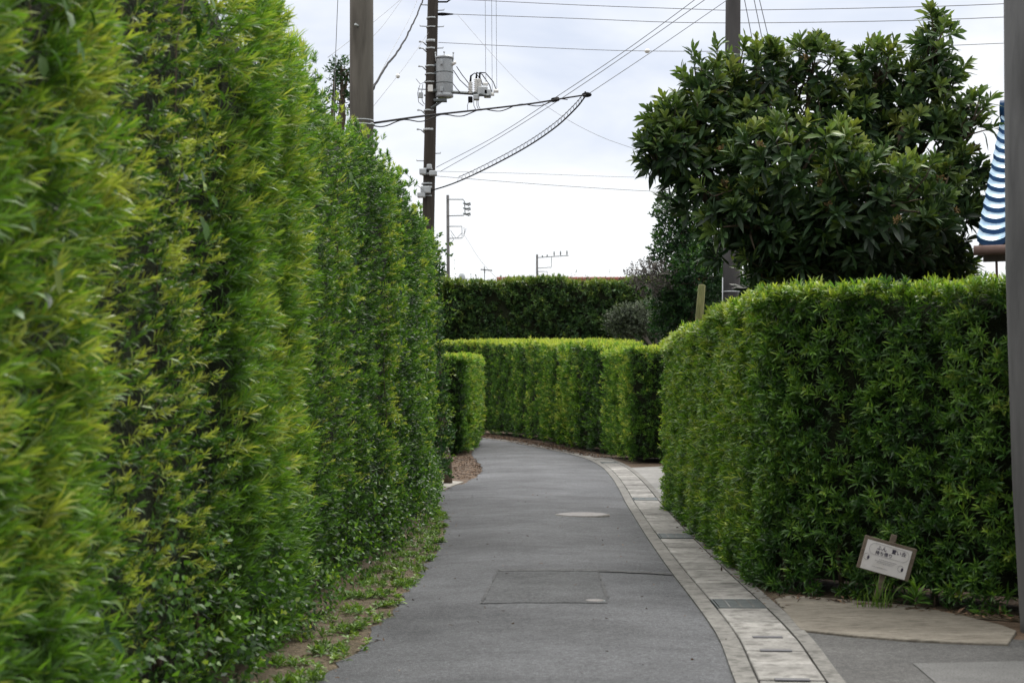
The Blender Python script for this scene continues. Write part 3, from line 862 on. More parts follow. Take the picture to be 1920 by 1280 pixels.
tree('bare_tree', 'wispy grey-brown half-bare small tree between dark background hedge and evergreen tree', 'tree', (3.02, 27.9, 0), at(1292, 556, 27.7), GT, LV['brown'], rng, 130, 6, .05, .018, .10, .5, trunk_r=.045, bark='pale_bark', inner=.6, under=.7,
     yr=.22, limb_r=.020)
# broadleaf shrub at the end of the tall hedge
rng = np.random.default_rng(13)
def loose_shoots(lv, lm, rng):
    n = 26
    ys = np.array([455, 470, 480, 555, 566, 575, 590, 600, 640, 660, 740, 760, 770, 800, 820, 545, 505, 520, 690, 700, 715, 835, 850, 780, 790, 610.])
    P = np.array([at(826 + rng.uniform(0, 14), y, 24.9) for y in ys]); D = unit(np.c_[np.ones(n), rng.normal(0, .3, n), rng.normal(.2, .5, n)])
    shoots(lv, rng, P, D, 6, .075, .034, .12, rng.uniform(.6, 1, n), 'kite')


BS = [lobe(808, 500, 12, 60, 25.0, .35), lobe(810, 610, 12, 60, 25.0, .35), lobe(814, 720, 16, 60, 25.0, .35), lobe(822, 800, 18, 50, 25.0, .35), lobe(806, 850, 26, 60, 24.8, .35), lobe(824, 878, 13, 22, 25.2, .25)]
BSr, P, D = tree('broadleaf_shrub', 'loose broad-leaved shrub on a grey trunk at the far end of the tall left hedge', 'shrub', (-1.05, 26.2, 0), (-1.12, 25.9, .75), BS, LV['broad'], rng, 95, 8, .075, .034, .14, .55, trunk_r=.065, bark='bark', inner=1,
     under=.8, yr=.2, more=loose_shoots)
# tree top just showing over the left hedge beside the thick pole
rng = np.random.default_rng(14)
tree('garden_tree', 'dark tree tip peeking over the tall left hedge beside the thick pole', 'tree', (-2.35, 21, 0), (-2.30, 21, 4.6), [lobe(640, 132, 9, 14, 21, .2), lobe(628, 145, 8, 14, 21, .2), lobe(650, 150, 8, 20, 21, .2), lobe(640, 185, 20, 26, 21, .3)],
     LV['broad'], rng, 130, 7, .07, .024, .12, .3, trunk_r=.06, inner=.6)
# small sprouts at the foot of the right hedge
rng = np.random.default_rng(15)


def rosette(name, label, x, y, n, L, W, young, hgt=.12, leaf='maki_dark', cat='plant'):
    lv = Leaves()
    root = empty(name, (x, y, 0), label=label, cat=cat)
    shoots(lv, rng, np.array([[x, y, .05]]), np.array([[0, -.1, 1.0]]), n, L, W, hgt, np.array([young]), 'blade', a0=85, a1=20)
    link('leaves', lv.mesh('leaves', LV[leaf]), None, root)
    MB().tube([(x, y, -.01), (x + .004, y, .05 + hgt)], [.006, .004], 6).build('stem', M['bark'], root)
    return root


rosette('hedge_sprout', 'bright star-shaped sprout standing alone on the ground right of the notice board', *G(1716, 1146), 30, .15, .02, .62, .10)
rosette('hedge_sprout', 'smaller green sprout between the star-shaped sprout and the pole', *G(1752, 1140), 18, .10, .016, .42, .08)
rosette('hedge_sprout', 'feathery sprout close to the foot of the grey pole at the right edge', *G(1860, 1150), 26, .14, .018, .45, .12)
# grass blades before the board
gx, gy = at(1636, 1128, 11.0)[0], 11.0
lv = Leaves(); n = 60
P = np.c_[gx + .03 + rng.normal(0, .08, n), gy + rng.normal(-.01, .04, n), np.zeros(n)]
D = unit(np.c_[rng.normal(0, .28, n), rng.normal(-.1, .2, n), np.ones(n)])
lv.blade(P, D, unit(np.cross(D, rng.normal(size=(n, 3)))), rng.uniform(.08, .27, n), rng.uniform(.004, .009, n), np.clip(rng.normal(.5, .2, n), 0, 1), rng.random(n), curl=.2)
gr = link('grass_tuft', lv.mesh('grass_tuft', LV['weed']), label='thin grass tuft growing in front of the tilted notice board', cat='grass tuft')

# ------------------------------------------------------------------ ground, lane, gutter
mb = MB(); mb.poly([(-200, -60), (200, -60), (200, 340), (-200, 340)], 0)
mb.build('ground', M['soil'], kind='structure')

PAIR = np.array([(-1.10, -6, .45, -6), (-1.06, 0, .62, 0), (-1.04, 4, .88, 4), (-1.02, 6, 1.0, 6), (-.99, 8.26, 1.148, 8.26), (-.87, 9.74, 1.25, 9.74), (-.80, 11.4, 1.29, 11.4), (-.75, 13.6, 1.32, 13.6), (-.71, 16.7, 1.39, 16.7),
                 (-.82, 19.2, 1.46, 19.2), (-1.03, 21.4, 1.53, 21.6), (-1.10, 23.7, 1.63, 24.3), (-.70, 27.2, 1.74, 28.1), (-.57, 31, 1.78, 32), (-.80, 35, 1.66, 35.6), (-.98, 39, 1.30, 39.1), (-1.02, 43, .58, 43.7), (-1.5, 46.9, -.33, 48.9),
                 (-3.2, 49.3, -1.6, 52.2), (-6.5, 51.2, -5.5, 54.4), (-14, 53, -14, 56.5)])
rp = spline(PAIR, 420)
rng = np.random.default_rng(20)
mb = MB()
v, f = [], []
NC = 9
jl = .05 * wob(rp[:, 1] * 6, rp[:, 1] * .3, 5) + rng.normal(0, .016, len(rp))
for i, (a, b, c, d) in enumerate(rp):
    for q in range(NC):
        t = q / (NC - 1)
        x = (a + jl[i] * (1 - t)) * (1 - t) + c * t; y = b * (1 - t) + d * t
        v.append((x, y, .010 + .035 * (1 - (2 * t - 1) ** 2)))
for i in range(len(rp) - 1):
    for q in range(NC - 1):
        f.append((i * NC + q, i * NC + q + 1, (i + 1) * NC + q + 1, (i + 1) * NC + q))
mb.add(v, f, True); mb.build('road', M['asphalt'], kind='structure')


def road_z(x, y):
    a, b, c, d = rp[np.argmin(np.abs(rp[:, 1] - y) + np.abs(rp[:, 3] - y))]
    t = min(1, max(0, (x - a) / (c - a)))
    return .010 + .035 * (1 - (2 * t - 1) ** 2)


def drape(pts, lift, name, mat, nu=12, nv=10, rough=0, **k):
    """quad sheet lying on the cambered lane"""
    a, b, c, d = [np.array(p) for p in pts]
    v, f = [], []
    r = np.random.default_rng(4)
    for i in range(nu + 1):
        for j in range(nv + 1):
            s, t = i / nu, j / nv
            p = (a * (1 - s) + b * s) * (1 - t) + (d * (1 - s) + c * s) * t
            if rough and (i in (0, nu) or j in (0, nv)): p = p + r.normal(0, rough, 2)
            v.append((p[0], p[1], road_z(*p) + lift))
    for i in range(nu):
        for j in range(nv):
            f.append((i * (nv + 1) + j, (i + 1) * (nv + 1) + j, (i + 1) * (nv + 1) + j + 1, i * (nv + 1) + j + 1))
    m = MB(); m.add(v, f, True)
    return m.build(name, mat, **k)


drape([G(903, 1142), G(1143, 1142), G(1122, 1079), G(935, 1079)], .004, 'road_patch', M['patch'], rough=.012, kind='structure')
drape([G(930, 1081), G(1284, 1081), G(1283, 1077.5), G(932, 1077.5)], .007, 'road_seam', M['seam'], 30, 2, rough=.006, kind='structure')
drape([G(901, 1142), G(905, 1142), G(936.5, 1079), G(934, 1079)], .0075, 'road_seam', M['seam'], 4, 20, rough=.004, kind='structure')
drape([G(1135, 1130), G(1141, 1130), G(1123, 1079), G(1120, 1079)], .0075, 'road_seam', M['seam'], 4, 20, rough=.004, kind='structure')

# manhole
mx_, my_ = G(1092, 971)
zr = road_z(mx_, my_)
mh = empty('manhole_cover', (mx_, my_, zr), label='pale round iron manhole cover in the middle of the lane', cat='manhole cover')
MB().lathe((mx_, my_, zr - .05), [(.33, 0), (.33, .056), (.305, .057)], 40).build('ring', M['kerb'], mh)
mb = MB(); mb.lathe((mx_, my_, zr - .05), [(.298, 0), (.298, .060), (.29, .063)], 40)
mb.build('lid', M['iron'], mh)
vx, vy = G(1115, 1137)
vz = road_z(vx, vy)
vl = empty('valve_lid', (vx, vy, vz), label='small silver valve lid set in the dark asphalt patch', cat='valve lid')
MB().lathe((vx, vy, vz - .03), [(.075, 0), (.075, .034)], 28).build('ring', M['steel'], vl)
MB().lathe((vx, vy, vz - .03), [(.066, 0), (.066, .036), (.055, .037)], 28).build('lid', M['iron'], vl)

# the drain along the right edge: offsets from the lane's edge
edge = rp[:, 2:4]
EL = np.r_[0, np.cumsum(np.linalg.norm(np.diff(edge, axis=0), axis=1))]


def off(s, o):
    x = np.interp(s, EL, edge[:, 0]); y = np.interp(s, EL, edge[:, 1])
    x2 = np.interp(s + .3, EL, edge[:, 0]) - np.interp(s - .3, EL, edge[:, 0]); y2 = np.interp(s + .3, EL, edge[:, 1]) - np.interp(s - .3, EL, edge[:, 1])
    l = math.hypot(x2, y2)
    return (x + y2 / l * o, y - x2 / l * o)


def s_at(Y): return float(np.interp(Y, edge[:, 1], EL))


def strip(s0, s1, o0, o1, z, thick, name, mat, step=.25, lf=0, **k):
    n = max(2, int((s1 - s0) / step)); v, f = [], []
    for i in range(n + 1):
        s = s0 + (s1 - s0) * i / n
        a, b = off(s, o0), off(s, o1)
        v += [(*a, z - thick), (*a, z), (*b, z), (*b, z - thick)]
    for i in range(n):
        for q in range(3): f.append((i * 4 + q, i * 4 + q + 1, i * 4 + 5 + q, i * 4 + 4 + q))
    f += [(0, 1, 2, 3), (n * 4 + 3, n * 4 + 2, n * 4 + 1, n * 4)]
    m = MB(); m.add(v, f)
    return m.build(name, mat, **k)


S0, S1 = s_at(-4), s_at(38.5)
strip(S0, s_at(38.5), 0, .112, .024, .06, 'kerb', M['kerb'], kind='structure')
strip(s_at(38.6), EL[-1] - 6, 0, .34, .020, .05, 'kerb', M['kerb'], kind='structure')
strip(S0, S1, .118, .466, .004, .02, 'drain_channel', M['groove'], kind='structure')
strip(S0, S1, .472, .560, .022, .06, 'drain_edge', M['kerb'], kind='structure')


def cover(s0, s1, z, notch0, notch1, idx):
    m = MB()
    a, b, c, d = off(s0, .124), off(s0, .460), off(s1, .460), off(s1, .124)
    m.poly([a, b, c, d], z, .07)
    o = m.build('drain_cover', M['cover'])
    bevel(o, .005, 1)
    return o


GR = [(10.95, 11.42), (16.2, 16.72), (21.9, 22.45), (33.3, 33.9)]
rng = np.random.default_rng(30)
bounds = []
s = s_at(10.95)
lst = []
# covers go both ways from the first grating
def fill(a, b):
    n = max(1, round((b - a) / .5)); st = (b - a) / n
    for i in range(n): lst.append((a + i * st, a + (i + 1) * st))
gs = [(s_at(a), s_at(b)) for a, b in GR]
near_j = [s_at(q) for q in (4.6, 5.1, 5.6, 6.1, 6.65, 7.2, 7.7, 8.22, 8.72, 9.15, 9.64, 10.3)] + [gs[0][0]]
lst += list(zip(near_j[:-1], near_j[1:]))
for i in range(3): fill(gs[i][1], gs[i + 1][0])
fill(gs[3][1], S1)
places = {0: 'nearest the camera'}
lst = [q for q in lst if q[1] > s_at(4.5)]
cov = []
for i, (a, b) in enumerate(lst):
    o = cover(a + .006, b - .006, .024 + rng.normal(0, .0025), 0, 0, i)
    o['group'] = 'concrete covers over the roadside drain'
    o['category'] = 'drain cover'
    cov.append((a, b, o))
# hand-hole bars between the nearest covers
hs = []
for (a, b, o) in cov:
    Ya = float(np.interp(a, EL, edge[:, 1]))
    if 6.5 < Ya < 10.0:
        hs.append((a, o))
slotted = set()
for a, o in hs:
    Ya = float(np.interp(a, EL, edge[:, 1]))
    p0, p1 = Vector((*off(a, .215), 0)), Vector((*off(a, .37), 0))
    if min(abs(Ya - 9.64), abs(Ya - 9.15), abs(Ya - 8.2)) > .17: continue
    d = (p1 - p0).normalized(); ang = math.atan2(d.y, d.x)
    mid = (p0 + p1) / 2
    m = MB(); m.box((mid.x, mid.y, .0295), (.18, .058, .006), Matrix.Rotation(ang, 3, 'Z'))
    h_ = link('hand_slot', m.mesh('hand_slot'), M['slot'], o)
    bevel(h_, .002, 1)
    slotted.add(o.name)
ORD = ['first', 'second', 'third', 'fourth', 'fifth', 'sixth', 'seventh', 'eighth', 'ninth', 'tenth', 'eleventh', 'twelfth', 'thirteenth', 'fourteenth', 'fifteenth', 'sixteenth', 'seventeenth', 'eighteenth',
       'nineteenth', 'twentieth', 'twenty-first', 'twenty-second', 'twenty-third', 'twenty-fourth', 'twenty-fifth', 'twenty-sixth', 'twenty-seventh', 'twenty-eighth']
GNM = ['nearest steel grating', 'second steel grating', 'third steel grating', 'farthest steel grating']
near = sorted([q for q in cov if q[1] < gs[0][0] + .05], key=lambda q: -q[0])
for i, (a, b, o) in enumerate(near):
    o['label'] = ORD[i] + ' concrete drain cover in front of the nearest steel grating' + (', with a dark hand slot' if o.name in slotted else '')
for gi in range(4):
    nxt = gs[gi + 1][0] if gi < 3 else 1e9
    grp = sorted([q for q in cov if gs[gi][1] - .05 < q[0] < nxt], key=lambda q: q[0])
    for i, (a, b, o) in enumerate(grp):
        o['label'] = ORD[i] + ' concrete drain cover beyond the ' + GNM[gi] + ' along the gutter'
GLAB = ['wide blue-grey steel grating nearest the camera, set in the drain strip', 'second steel drain grating from the camera, at the foot of the right hedge',
        'third steel drain grating, where the right hedge ends at the white driveway', 'farthest small steel drain grating, where the lane starts to bend']
for gi, (a, b) in enumerate(gs):
    c = off((a + b) / 2, .29)
    root = empty('drain_grating', (c[0], c[1], 0), label=GLAB[gi], cat='drain grating', group='steel gratings in the roadside drain')
    fr = MB()
    for (s0, s1, o0, o1) in ((a + .01, a + .026, .126, .458), (b - .026, b - .01, .126, .458)):
        fr.poly([off(s0, o0), off(s0, o1), off(s1, o1), off(s1, o0)], .028, .03)
    for o0 in (.126, .450):
        fr.poly([off(a + .026, o0), off(a + .026, o0 + .008), off(b - .026, o0 + .008), off(b - .026, o0)], .0275, .03)
    fr.build('frame', M['steel'], root)
    br = MB()
    for q in range(1, 22):
        o0 = .134 + q * (.316 / 22)
        br.poly([off(a + .027, o0), off(a + .027, o0 + .0085), off(b - .027, o0 + .0085), off(b - .027, o0)], .026, .03)
    br.build('bars', M['steel'], root)
    rb = MB()
    for q in range(1, 4):
        o0 = .126 + q * .332 / 4
        rb.poly([off(a + .027, o0), off(a + .027, o0 + .007), off(b - .027, o0 + .007), off(b - .027, o0)], .030, .003)
    rb.build('rib', M['cover'], root)

# side lane on the right, apron, driveway, concrete at the left opening
bx = [off(s, .562) for s in np.linspace(s_at(-3), s_at(9.9), 30)]
ap = [G(*p) for p in ((1452, 1128), (1500, 1186), (1600, 1197), (1700, 1205), (1800, 1210), (1890, 1213), (1906, 1188), (1880, 1178), (1800, 1158), (1720, 1142), (1640, 1134), (1560, 1127), (1480, 1121))]
m = MB(); m.poly([(x, y) for x, y in bx] + [G(1500, 1180), G(1600, 1190), G(1720, 1196), G(1890, 1200), (4.4, 9.3), (9, 6.5), (9, -3)], .008); m.build('side_road', M['old_asphalt'], kind='structure')
m = MB(); m.poly(ap, .024, .05); o = m.build('apron', M['apron'], kind='structure'); bevel(o, .008, 2)
m = MB(); m.poly([G(1712, 1247), G(1905, 1243), (3.4, 8.7), (4.5, 8.0), (4.5, 4), (2.4, 4), (2.15, 7.8)], .013); m.build('side_road_patch', M['pale_asphalt'], kind='structure')
m = MB(); m.poly([off(s, .563) for s in np.linspace(s_at(22.4), s_at(31.5), 20)] + [(3.2, 32.2), (7.5, 31.8), (7.5, 22), (2.25, 21.6)], .018); m.build('driveway', M['drive'], kind='structure')
m = MB(); m.poly([(-1.18, 23.2), (-1.08, 24.2), (-.93, 25.6), (-.80, 26.6), (-1.3, 27.2), (-4.5, 27.4), (-4.5, 24.15), (-1.3, 24.1)], .016, .04); m.build('entrance_slab', M['concrete'], kind='structure')
# sandy soil along the left hedge and at the bend
pts = [(np.interp(y, rp[:, 1], rp[:, 0]) + .10 + .05 * math.sin(y * 5), y) for y in np.linspace(-2, 23, 60)] + [(-1.6, 23), (-1.9, 10), (-1.9, -2)]
m = MB(); m.poly(pts, .004); m.build('verge', M['sand'], kind='structure')
m = MB(); m.poly([(1.8, 11.2), (1.85, 12), (1.86, 14), (1.93, 17), (2.03, 21), (2.4, 21), (2.3, 12.6), (3.9, 10.7), (3.7, 10.2), (3.2, 10.5)], .006); m.build('hedge_bed', M['sand'], kind='structure')

# weeds on the verge, fallen leaves
lv = Leaves()
n = 4600
y = 4 + 18.5 * rng.random(n)
xe = np.interp(y, rp[:, 1], rp[:, 0]); xh = np.interp(y, [p[1] for p in LEFT[:9]], [p[0] for p in LEFT[:9]])
u = rng.random(n) ** .8
keepw = (wob(y * 3.2, u * 2, 90, 1.4) + .12 - .5 * np.clip(u - .5, 0, 1) > rng.random(n) * .8)
P = np.c_[xh - .02 + (xe + .05 - xh) * u, y, np.full(n, .006)][keepw]
D = unit(np.c_[rng.normal(0, .45, len(P)), rng.normal(0, .45, len(P)), np.ones(len(P))])
shoots(lv, rng, P, D, 9, .062, .010, .025, np.clip(rng.normal(.42, .2, len(P)), 0, 1), 'blade', a0=75, a1=20, curl=.3)
# flat broad rosettes at the lane's edge
yr = np.r_[rng.uniform(8.6, 16.5, 60), rng.uniform(4, 9, 20)]
xr = np.interp(yr, rp[:, 1], rp[:, 0]) + rng.normal(-.10, .06, len(yr))
shoots(lv, rng, np.c_[xr, yr, np.full(len(yr), .012)], np.tile([0, 0, 1.0], (len(yr), 1)), 11, .055, .018, .02, np.clip(rng.normal(.62, .16, len(yr)), 0, 1), 'broad', a0=88, a1=45, droop=.12)
link('weeds', lv.mesh('weeds', LV['weed']), label='low green weeds and grass along the foot of the tall left hedge', cat='weeds', kind='stuff')
lv = Leaves()


def litter(n, fx, fy, z=.012, L=.05, W=.014, yo=.5):
    x, y = fx(n), fy(n)
    d = unit(np.c_[rng.normal(size=(n, 2)), rng.normal(0, .25, n)])
    sd = unit(np.cross(d, np.c_[rng.normal(0, .35, (n, 2)), np.ones(n)]))
    lv.kite(np.c_[x, y, z + .012 * rng.random(n)], d, sd, rng.uniform(.6, 1.3, n) * L, rng.uniform(.7, 1.4, n) * W, np.clip(rng.normal(yo, .28, n), 0, 1), rng.random(n), curl=.05)


yy = rng.uniform(27.5, 37, 1100); litter(1100, lambda n: np.interp(yy, rp[:, 1], rp[:, 0]) - .02 - rng.random(n) ** 1.3 * .75, lambda n: yy, L=.08, W=.020)
y2 = rng.uniform(36, 57, 3200); litter(3200, lambda n: np.interp(y2, [36, 38, 43, 49.5, 57], [2.25, 1.95, 1.40, .55, -1.0]) - rng.random(n) * np.interp(y2, [36, 45, 57], [.3, .75, 1.2]), lambda n: y2, L=.09, W=.024)
y3 = rng.uniform(11, 21, 900); litter(900, lambda n: np.interp(y3, [11, 12, 14, 17, 21], [1.85, 1.84, 1.84, 1.93, 2.05]) + rng.normal(.04, .07, n), lambda n: y3, L=.05, W=.016)
y4 = rng.uniform(4, 23, 600); litter(600, lambda n: np.interp(y4, rp[:, 1], rp[:, 0]) + rng.normal(-.1, .12, n), lambda n: y4, L=.05, W=.012)
t5 = rng.random(240); litter(240, lambda n: 2.0 + t5 * 1.4 + rng.normal(0, .05, n), lambda n: 11.55 - t5 * 1.15 + rng.normal(0, .05, n), L=.06, W=.016, z=.02)
y6 = rng.uniform(7, 40, 150); litter(150, lambda n: np.interp(y6, rp[:, 1], rp[:, 0]) + rng.random(n) * 2.2, lambda n: y6, z=.047, L=.032, W=.013, yo=.4)
link('leaf_litter', lv.mesh('leaf_litter', LV['litter']), label='brown fallen leaves scattered along the hedge feet and the drain', cat='fallen leaves', kind='stuff')

# ------------------------------------------------------------------ notice board
Yb = 11.05
cb = Vector(at(1662.5, 1046, Yb))
rot = Matrix.Rotation(R(-5), 3, 'Z') @ Matrix.Rotation(R(15.5), 3, 'Y')
nb = empty('notice_board', (at(1650, 1112, Yb)[0], Yb, 0), label='small white notice on a tilted wooden board, staked in front of the right hedge', cat='notice board')


def bl(x, y, z): return cb + rot @ Vector((x, y, z))


m = MB(); m.box(cb, (.365, .028, .232), rot); o = m.build('board', M['old_wood'], nb); bevel(o, .004, 2)
m = MB(); m.box(bl(-.004, -.0165, -.008), (.312, .004, .204), rot); m.build('panel', M['board_white'], nb)
st = MB(); st.box(bl(.012, .032, -.06), (.040, .030, .46), rot); o = st.build('stake', M['old_wood'], nb); bevel(o, .003, 1)


def bar(m, x0, z0, x1, z1, w, y=-.0195):
    a, b = Vector((x0, 0, z0)), Vector((x1, 0, z1)); d = (b - a); L_ = d.length; ang = math.atan2(d.z, d.x)
    m.box(bl((x0 + x1) / 2, y, (z0 + z1) / 2), (L_, .002, w), rot @ Matrix.Rotation(-ang, 3, 'Y'))


m = MB()
rx0, rx1, rz0, rz1, rr = -.135, .140, .004, .082, .036
arc = []
for (cx, cz, a0) in ((rx1 - rr, rz1 - rr, 0), (rx0 + rr, rz1 - rr, 90), (rx0 + rr, rz0 + rr, 180), (rx1 - rr, rz0 + rr, 270)):
    arc += [(cx + rr * math.cos(R(a0 + t)), cz + rr * math.sin(R(a0 + t))) for t in (0, 22, 45, 68, 90)]
for i in range(len(arc)): bar(m, *arc[i], *arc[(i + 1) % len(arc)], .0016)
for (z, x0, x1) in ((-.020, -.05, .07), (-.032, -.075, .06), (-.043, -.06, .055), (-.076, -.085, .02)):
    x = x0
    while x < x1:
        w = rng.uniform(.004, .012); bar(m, x, z, min(x + w, x1), z, .0042, -.0192); x += w + .0035
m.build('faded_lines', M['ink_pale'], nb)
for (x, z, s_) in ((-.126, -.026, 1), (.118, -.048, 1)):
    m = MB()
    for i in range(1):
        ov = [(x + .008 * math.cos(t), z + .014 * math.sin(t)) for t in np.linspace(0, 2 * math.pi, 16, endpoint=False)]
        v = [bl(a, -.0187, b) for a, b in ov] + [bl(a, -.0205, b) for a, b in ov]
        m.add(v, [tuple(range(16)), tuple(reversed(range(16, 32)))] + [(i_, (i_ + 1) % 16, (i_ + 1) % 16 + 16, i_ + 16) for i_ in range(16)])
    for i in range(10):
        t0, t1 = i / 10 * 5.2 + .5, (i + 1) / 10 * 5.2 + .5
        bar(m, x - .012 + .020 * math.cos(t0), z + .004 + .022 * math.sin(t0), x - .012 + .020 * math.cos(t1), z + .004 + .022 * math.sin(t1), .0012, -.0194)
    m.build('mark', M['ink'], nb)


def text(body, x, z, size, mat, name='lettering'):
    cu = bpy.data.curves.new('t', 'FONT'); cu.body = body; cu.size = size; cu.extrude = .0006; cu.align_x = 'LEFT'; cu.offset = size * .016
    to = bpy.data.objects.new('t', cu); COL.objects.link(to)
    dg = bpy.context.evaluated_depsgraph_get()
    me = bpy.data.meshes.new_from_object(to.evaluated_get(dg))
    bpy.data.objects.remove(to); bpy.data.curves.remove(cu)
    mt = Matrix.Translation(bl(x, -.0195, z)) @ (rot @ Matrix.Rotation(R(90), 3, 'X')).to_4x4()
    me.transform(mt); me.materials.clear()
    return link(name, me, mat, nb)


text('\u3075\u3093\u3000\u7f6e\u3044\u53bb', -.085, .044, .034, M['ink'])
text('\u6301\u3061\u5e30\u308a', -.088, .011, .030, M['ink'])

# ------------------------------------------------------------------ poles
def shaft(top, bot, r0, r1, mat, parent, name='shaft', n=28):
    m = MB(); m.tube([bot, Vector(bot).lerp(Vector(top), .33), Vector(bot).lerp(Vector(top), .66), top], [r1, r1 + (r0 - r1) * .33, r1 + (r0 - r1) * .66, r0], n)
    return m.build(name, mat, parent)


# thick concrete pole in the left hedge
Y1 = 17.0
p1 = empty('utility_pole', (at(678, 735, Y1)[0], Y1, 0), label='thick plain concrete pole rising out of the tall left hedge', cat='utility pole', group='utility poles')
shaft(at(677.5, -420, Y1), (at(679, 735, Y1)[0], Y1, -.1), .121, .135, M['pole'], p1)
for (py, px) in ((47, 668), (232, 698)):
    c = at(px, py, Y1 - .12)
    MB().tube([(c[0] - .01, c[1] - .03, c[2]), (c[0] + .02, c[1], c[2] - .012)], .012, 8).build('bolt', M['metal'], p1)
m = MB()
for py in (228, 236): m.lathe((at(678, py, Y1)[0], Y1, at(0, py, Y1)[2]), [(.131, 0), (.131, .012)], 24)
m.build('strap', M['metal'], p1)
# pole behind the loquat
Y3 = 26.0
p3 = empty('utility_pole', (at(1370, 735, Y3)[0], Y3, 0), label='grey concrete pole standing behind the loquat tree', cat='utility pole', group='utility poles')
shaft(at(1377, -420, Y3), (at(1369, 735, Y3)[0], Y3, -.1), .105, .155, M['pole_dark'], p3)
m = MB(); m.tube([at(1354, 620, Y3 - .13), at(1355, 520, Y3 - .13)], .010, 6); m.build('conduit', M['metal'], p3)
m = MB()
m.lathe((at(1370, 548, Y3)[0], Y3, at(0, 548, Y3)[2]), [(.153, 0), (.153, .018)], 24); m.build('strap', M['metal'], p3)
# pole cut by the right edge of the picture
Y4 = 10.0
p4 = empty('utility_pole', (at(1976, 1200, Y4)[0], Y4, 0), label='close grey concrete pole cut off by the right edge of the picture', cat='utility pole', group='utility poles')
m = MB()
pts, rad = [], []
for (py, lx) in ((1240, 1916), (1160, 1914.5), (900, 1900), (700, 1893.5), (500, 1887.5), (250, 1885.5), (0, 1884), (-420, 1882)):
    r = .172 - .012 * (1240 - py) / 1660
    c = at(lx, py, Y4); pts.append((c[0] + r, Y4, c[2] if py < 1240 else -.1)); rad.append(r)
m.tube(pts, rad, 36); m.build('shaft', M['pole_grey'], p4)

# brown pole with the transformer
Y2 = 32.0
k2 = Y2 / F
p2 = empty('utility_pole', (at(799, 735, Y2)[0], Y2, 0), label='dark brown utility pole carrying a grey transformer and wires, beyond the left hedge', cat='utility pole', group='utility poles')


def ax2(py): return at(811 - py * .0245, py, Y2)


shaft(ax2(-260), (ax2(735)[0], Y2, -.1), .095, .142, M['pole_brown'], p2)
for py, hh in ((35, 3), (52, 2), (78, 5), (92, 3), (125, 3), (140, 2), (155, 2), (208, 3), (244, 4), (318, 3), (327, 4), (345, 3), (352, 4), (368, 2), (-30, 4)):
    c = ax2(py); r = .100 + .045 * py / 735
    MB().lathe((c[0], c[1], c[2] - hh * k2 / 2), [(r + .012, 0), (r + .012, hh * k2)], 20).build('band', M['metal'], p2)
for i, (py, sd) in enumerate(((50, -1), (51, 1), (91, 1), (10, -1), (20, 1), (168, -1), (288, 1), (302, -1))):
    c = ax2(py)
    MB().tube([(c[0] + sd * .09, c[1], c[2]), (c[0] + sd * .235, c[1] - .03, c[2]), (c[0] + sd * .24, c[1] - .03, c[2] + .025)], .010, 6).build('step_bolt', M['metal'], p2)
for py in (80, 92, 126, 208, 244, -25):
    c = ax2(py)
    m = MB(); m.tube([(c[0] - .09, c[1] - .02, c[2] - .07), (c[0] - .17, c[1] - .03, c[2] + .005), (c[0] - .24, c[1] - .03, c[2] + .01)], .014, 6)
    m.lathe((c[0] - .23, c[1] - .03, c[2] - .005), [(.022, 0), (.022, .03)], 8)
    m.build('bracket', M['metal'], p2)
# transformer
tx = at(833.5, 148, Y2 - .02)
zb, zt = at(0, 181, Y2)[2], at(0, 112, Y2)[2]
tc = (tx[0], Y2 - .05, zb)
H = zt - zb
tr = MB(); tr.lathe(tc, [(.158, 0), (.172, .03), (.172, H - .03), (.172, H)], 32)
trf = tr.build('transformer', M['trafo'], p2)
sub = lambda mb_, nm, mt: mb_.build(nm, mt, trf)
m = MB(); m.lathe((tc[0], tc[1], zb + H + .002), [(.190, 0), (.190, .022), (.165, .045), (.06, .062)], 32); sub(m, 'lid', M['trafo'])
for q in (.33, .62):
    m = MB(); m.lathe((tc[0], tc[1], zb + H * q), [(.178, 0), (.178, .014)], 32); sub(m, 'band', M['steel'])
m = MB(); m.lathe((tc[0], tc[1], zb - .035), [(.15, 0), (.178, .012), (.178, .075)], 32); sub(m, 'base_ring', M['trafo'])
for (dx, dz) in ((-.02, H - .10), (-.02, .10)):
    m = MB(); m.box((tc[0] + dx - .03, tc[1] - .185, zb + dz), (.05, .05, .09)); o = sub(m, 'lug', M['trafo']); bevel(o, .006, 1)
for (a, zz_) in ((.17, H - .03),):
    m = MB(); m.tube([(tc[0] + .15, tc[1] - .06, zb + H - .12), (tc[0] + .20, tc[1] - .09, zb + H - .10), (tc[0] + .235, tc[1] - .10, zb + H - .085)], [.035, .032, .026], 12); sub(m, 'bushing', M['porcelain'])
for dx in (-.17, 0, .17):
    m = MB(); m.tube([(tc[0] + dx, tc[1] - (.06 if dx else .14), zb + H - .06), (tc[0] + dx * 1.05, tc[1] - (.06 if dx else .14), zb + H + .11)], .012, 8); m.sphere((tc[0] + dx * 1.05, tc[1] - (.06 if dx else .14), zb + H + .11), .020, 6); sub(m, 'lifting_eye', M['metal'])
m = MB(); m.box((tc[0] - .08, Y2 - .10, zb - .10), (.26, .16, .05)); m.tube([(ax2(195)[0] + .03, Y2 - .12, zb - .26), (tc[0] - .02, Y2 - .12, zb - .09)], .028, 8); o = m.build('transformer_bracket', M['steel'], p2)
m = MB()
for dz in (.12, .45, H - .12): m.box((ax2(150)[0] + .16, Y2 - .04, zb + dz), (.16, .10, .05))
m.build('hanger', M['steel'], p2)
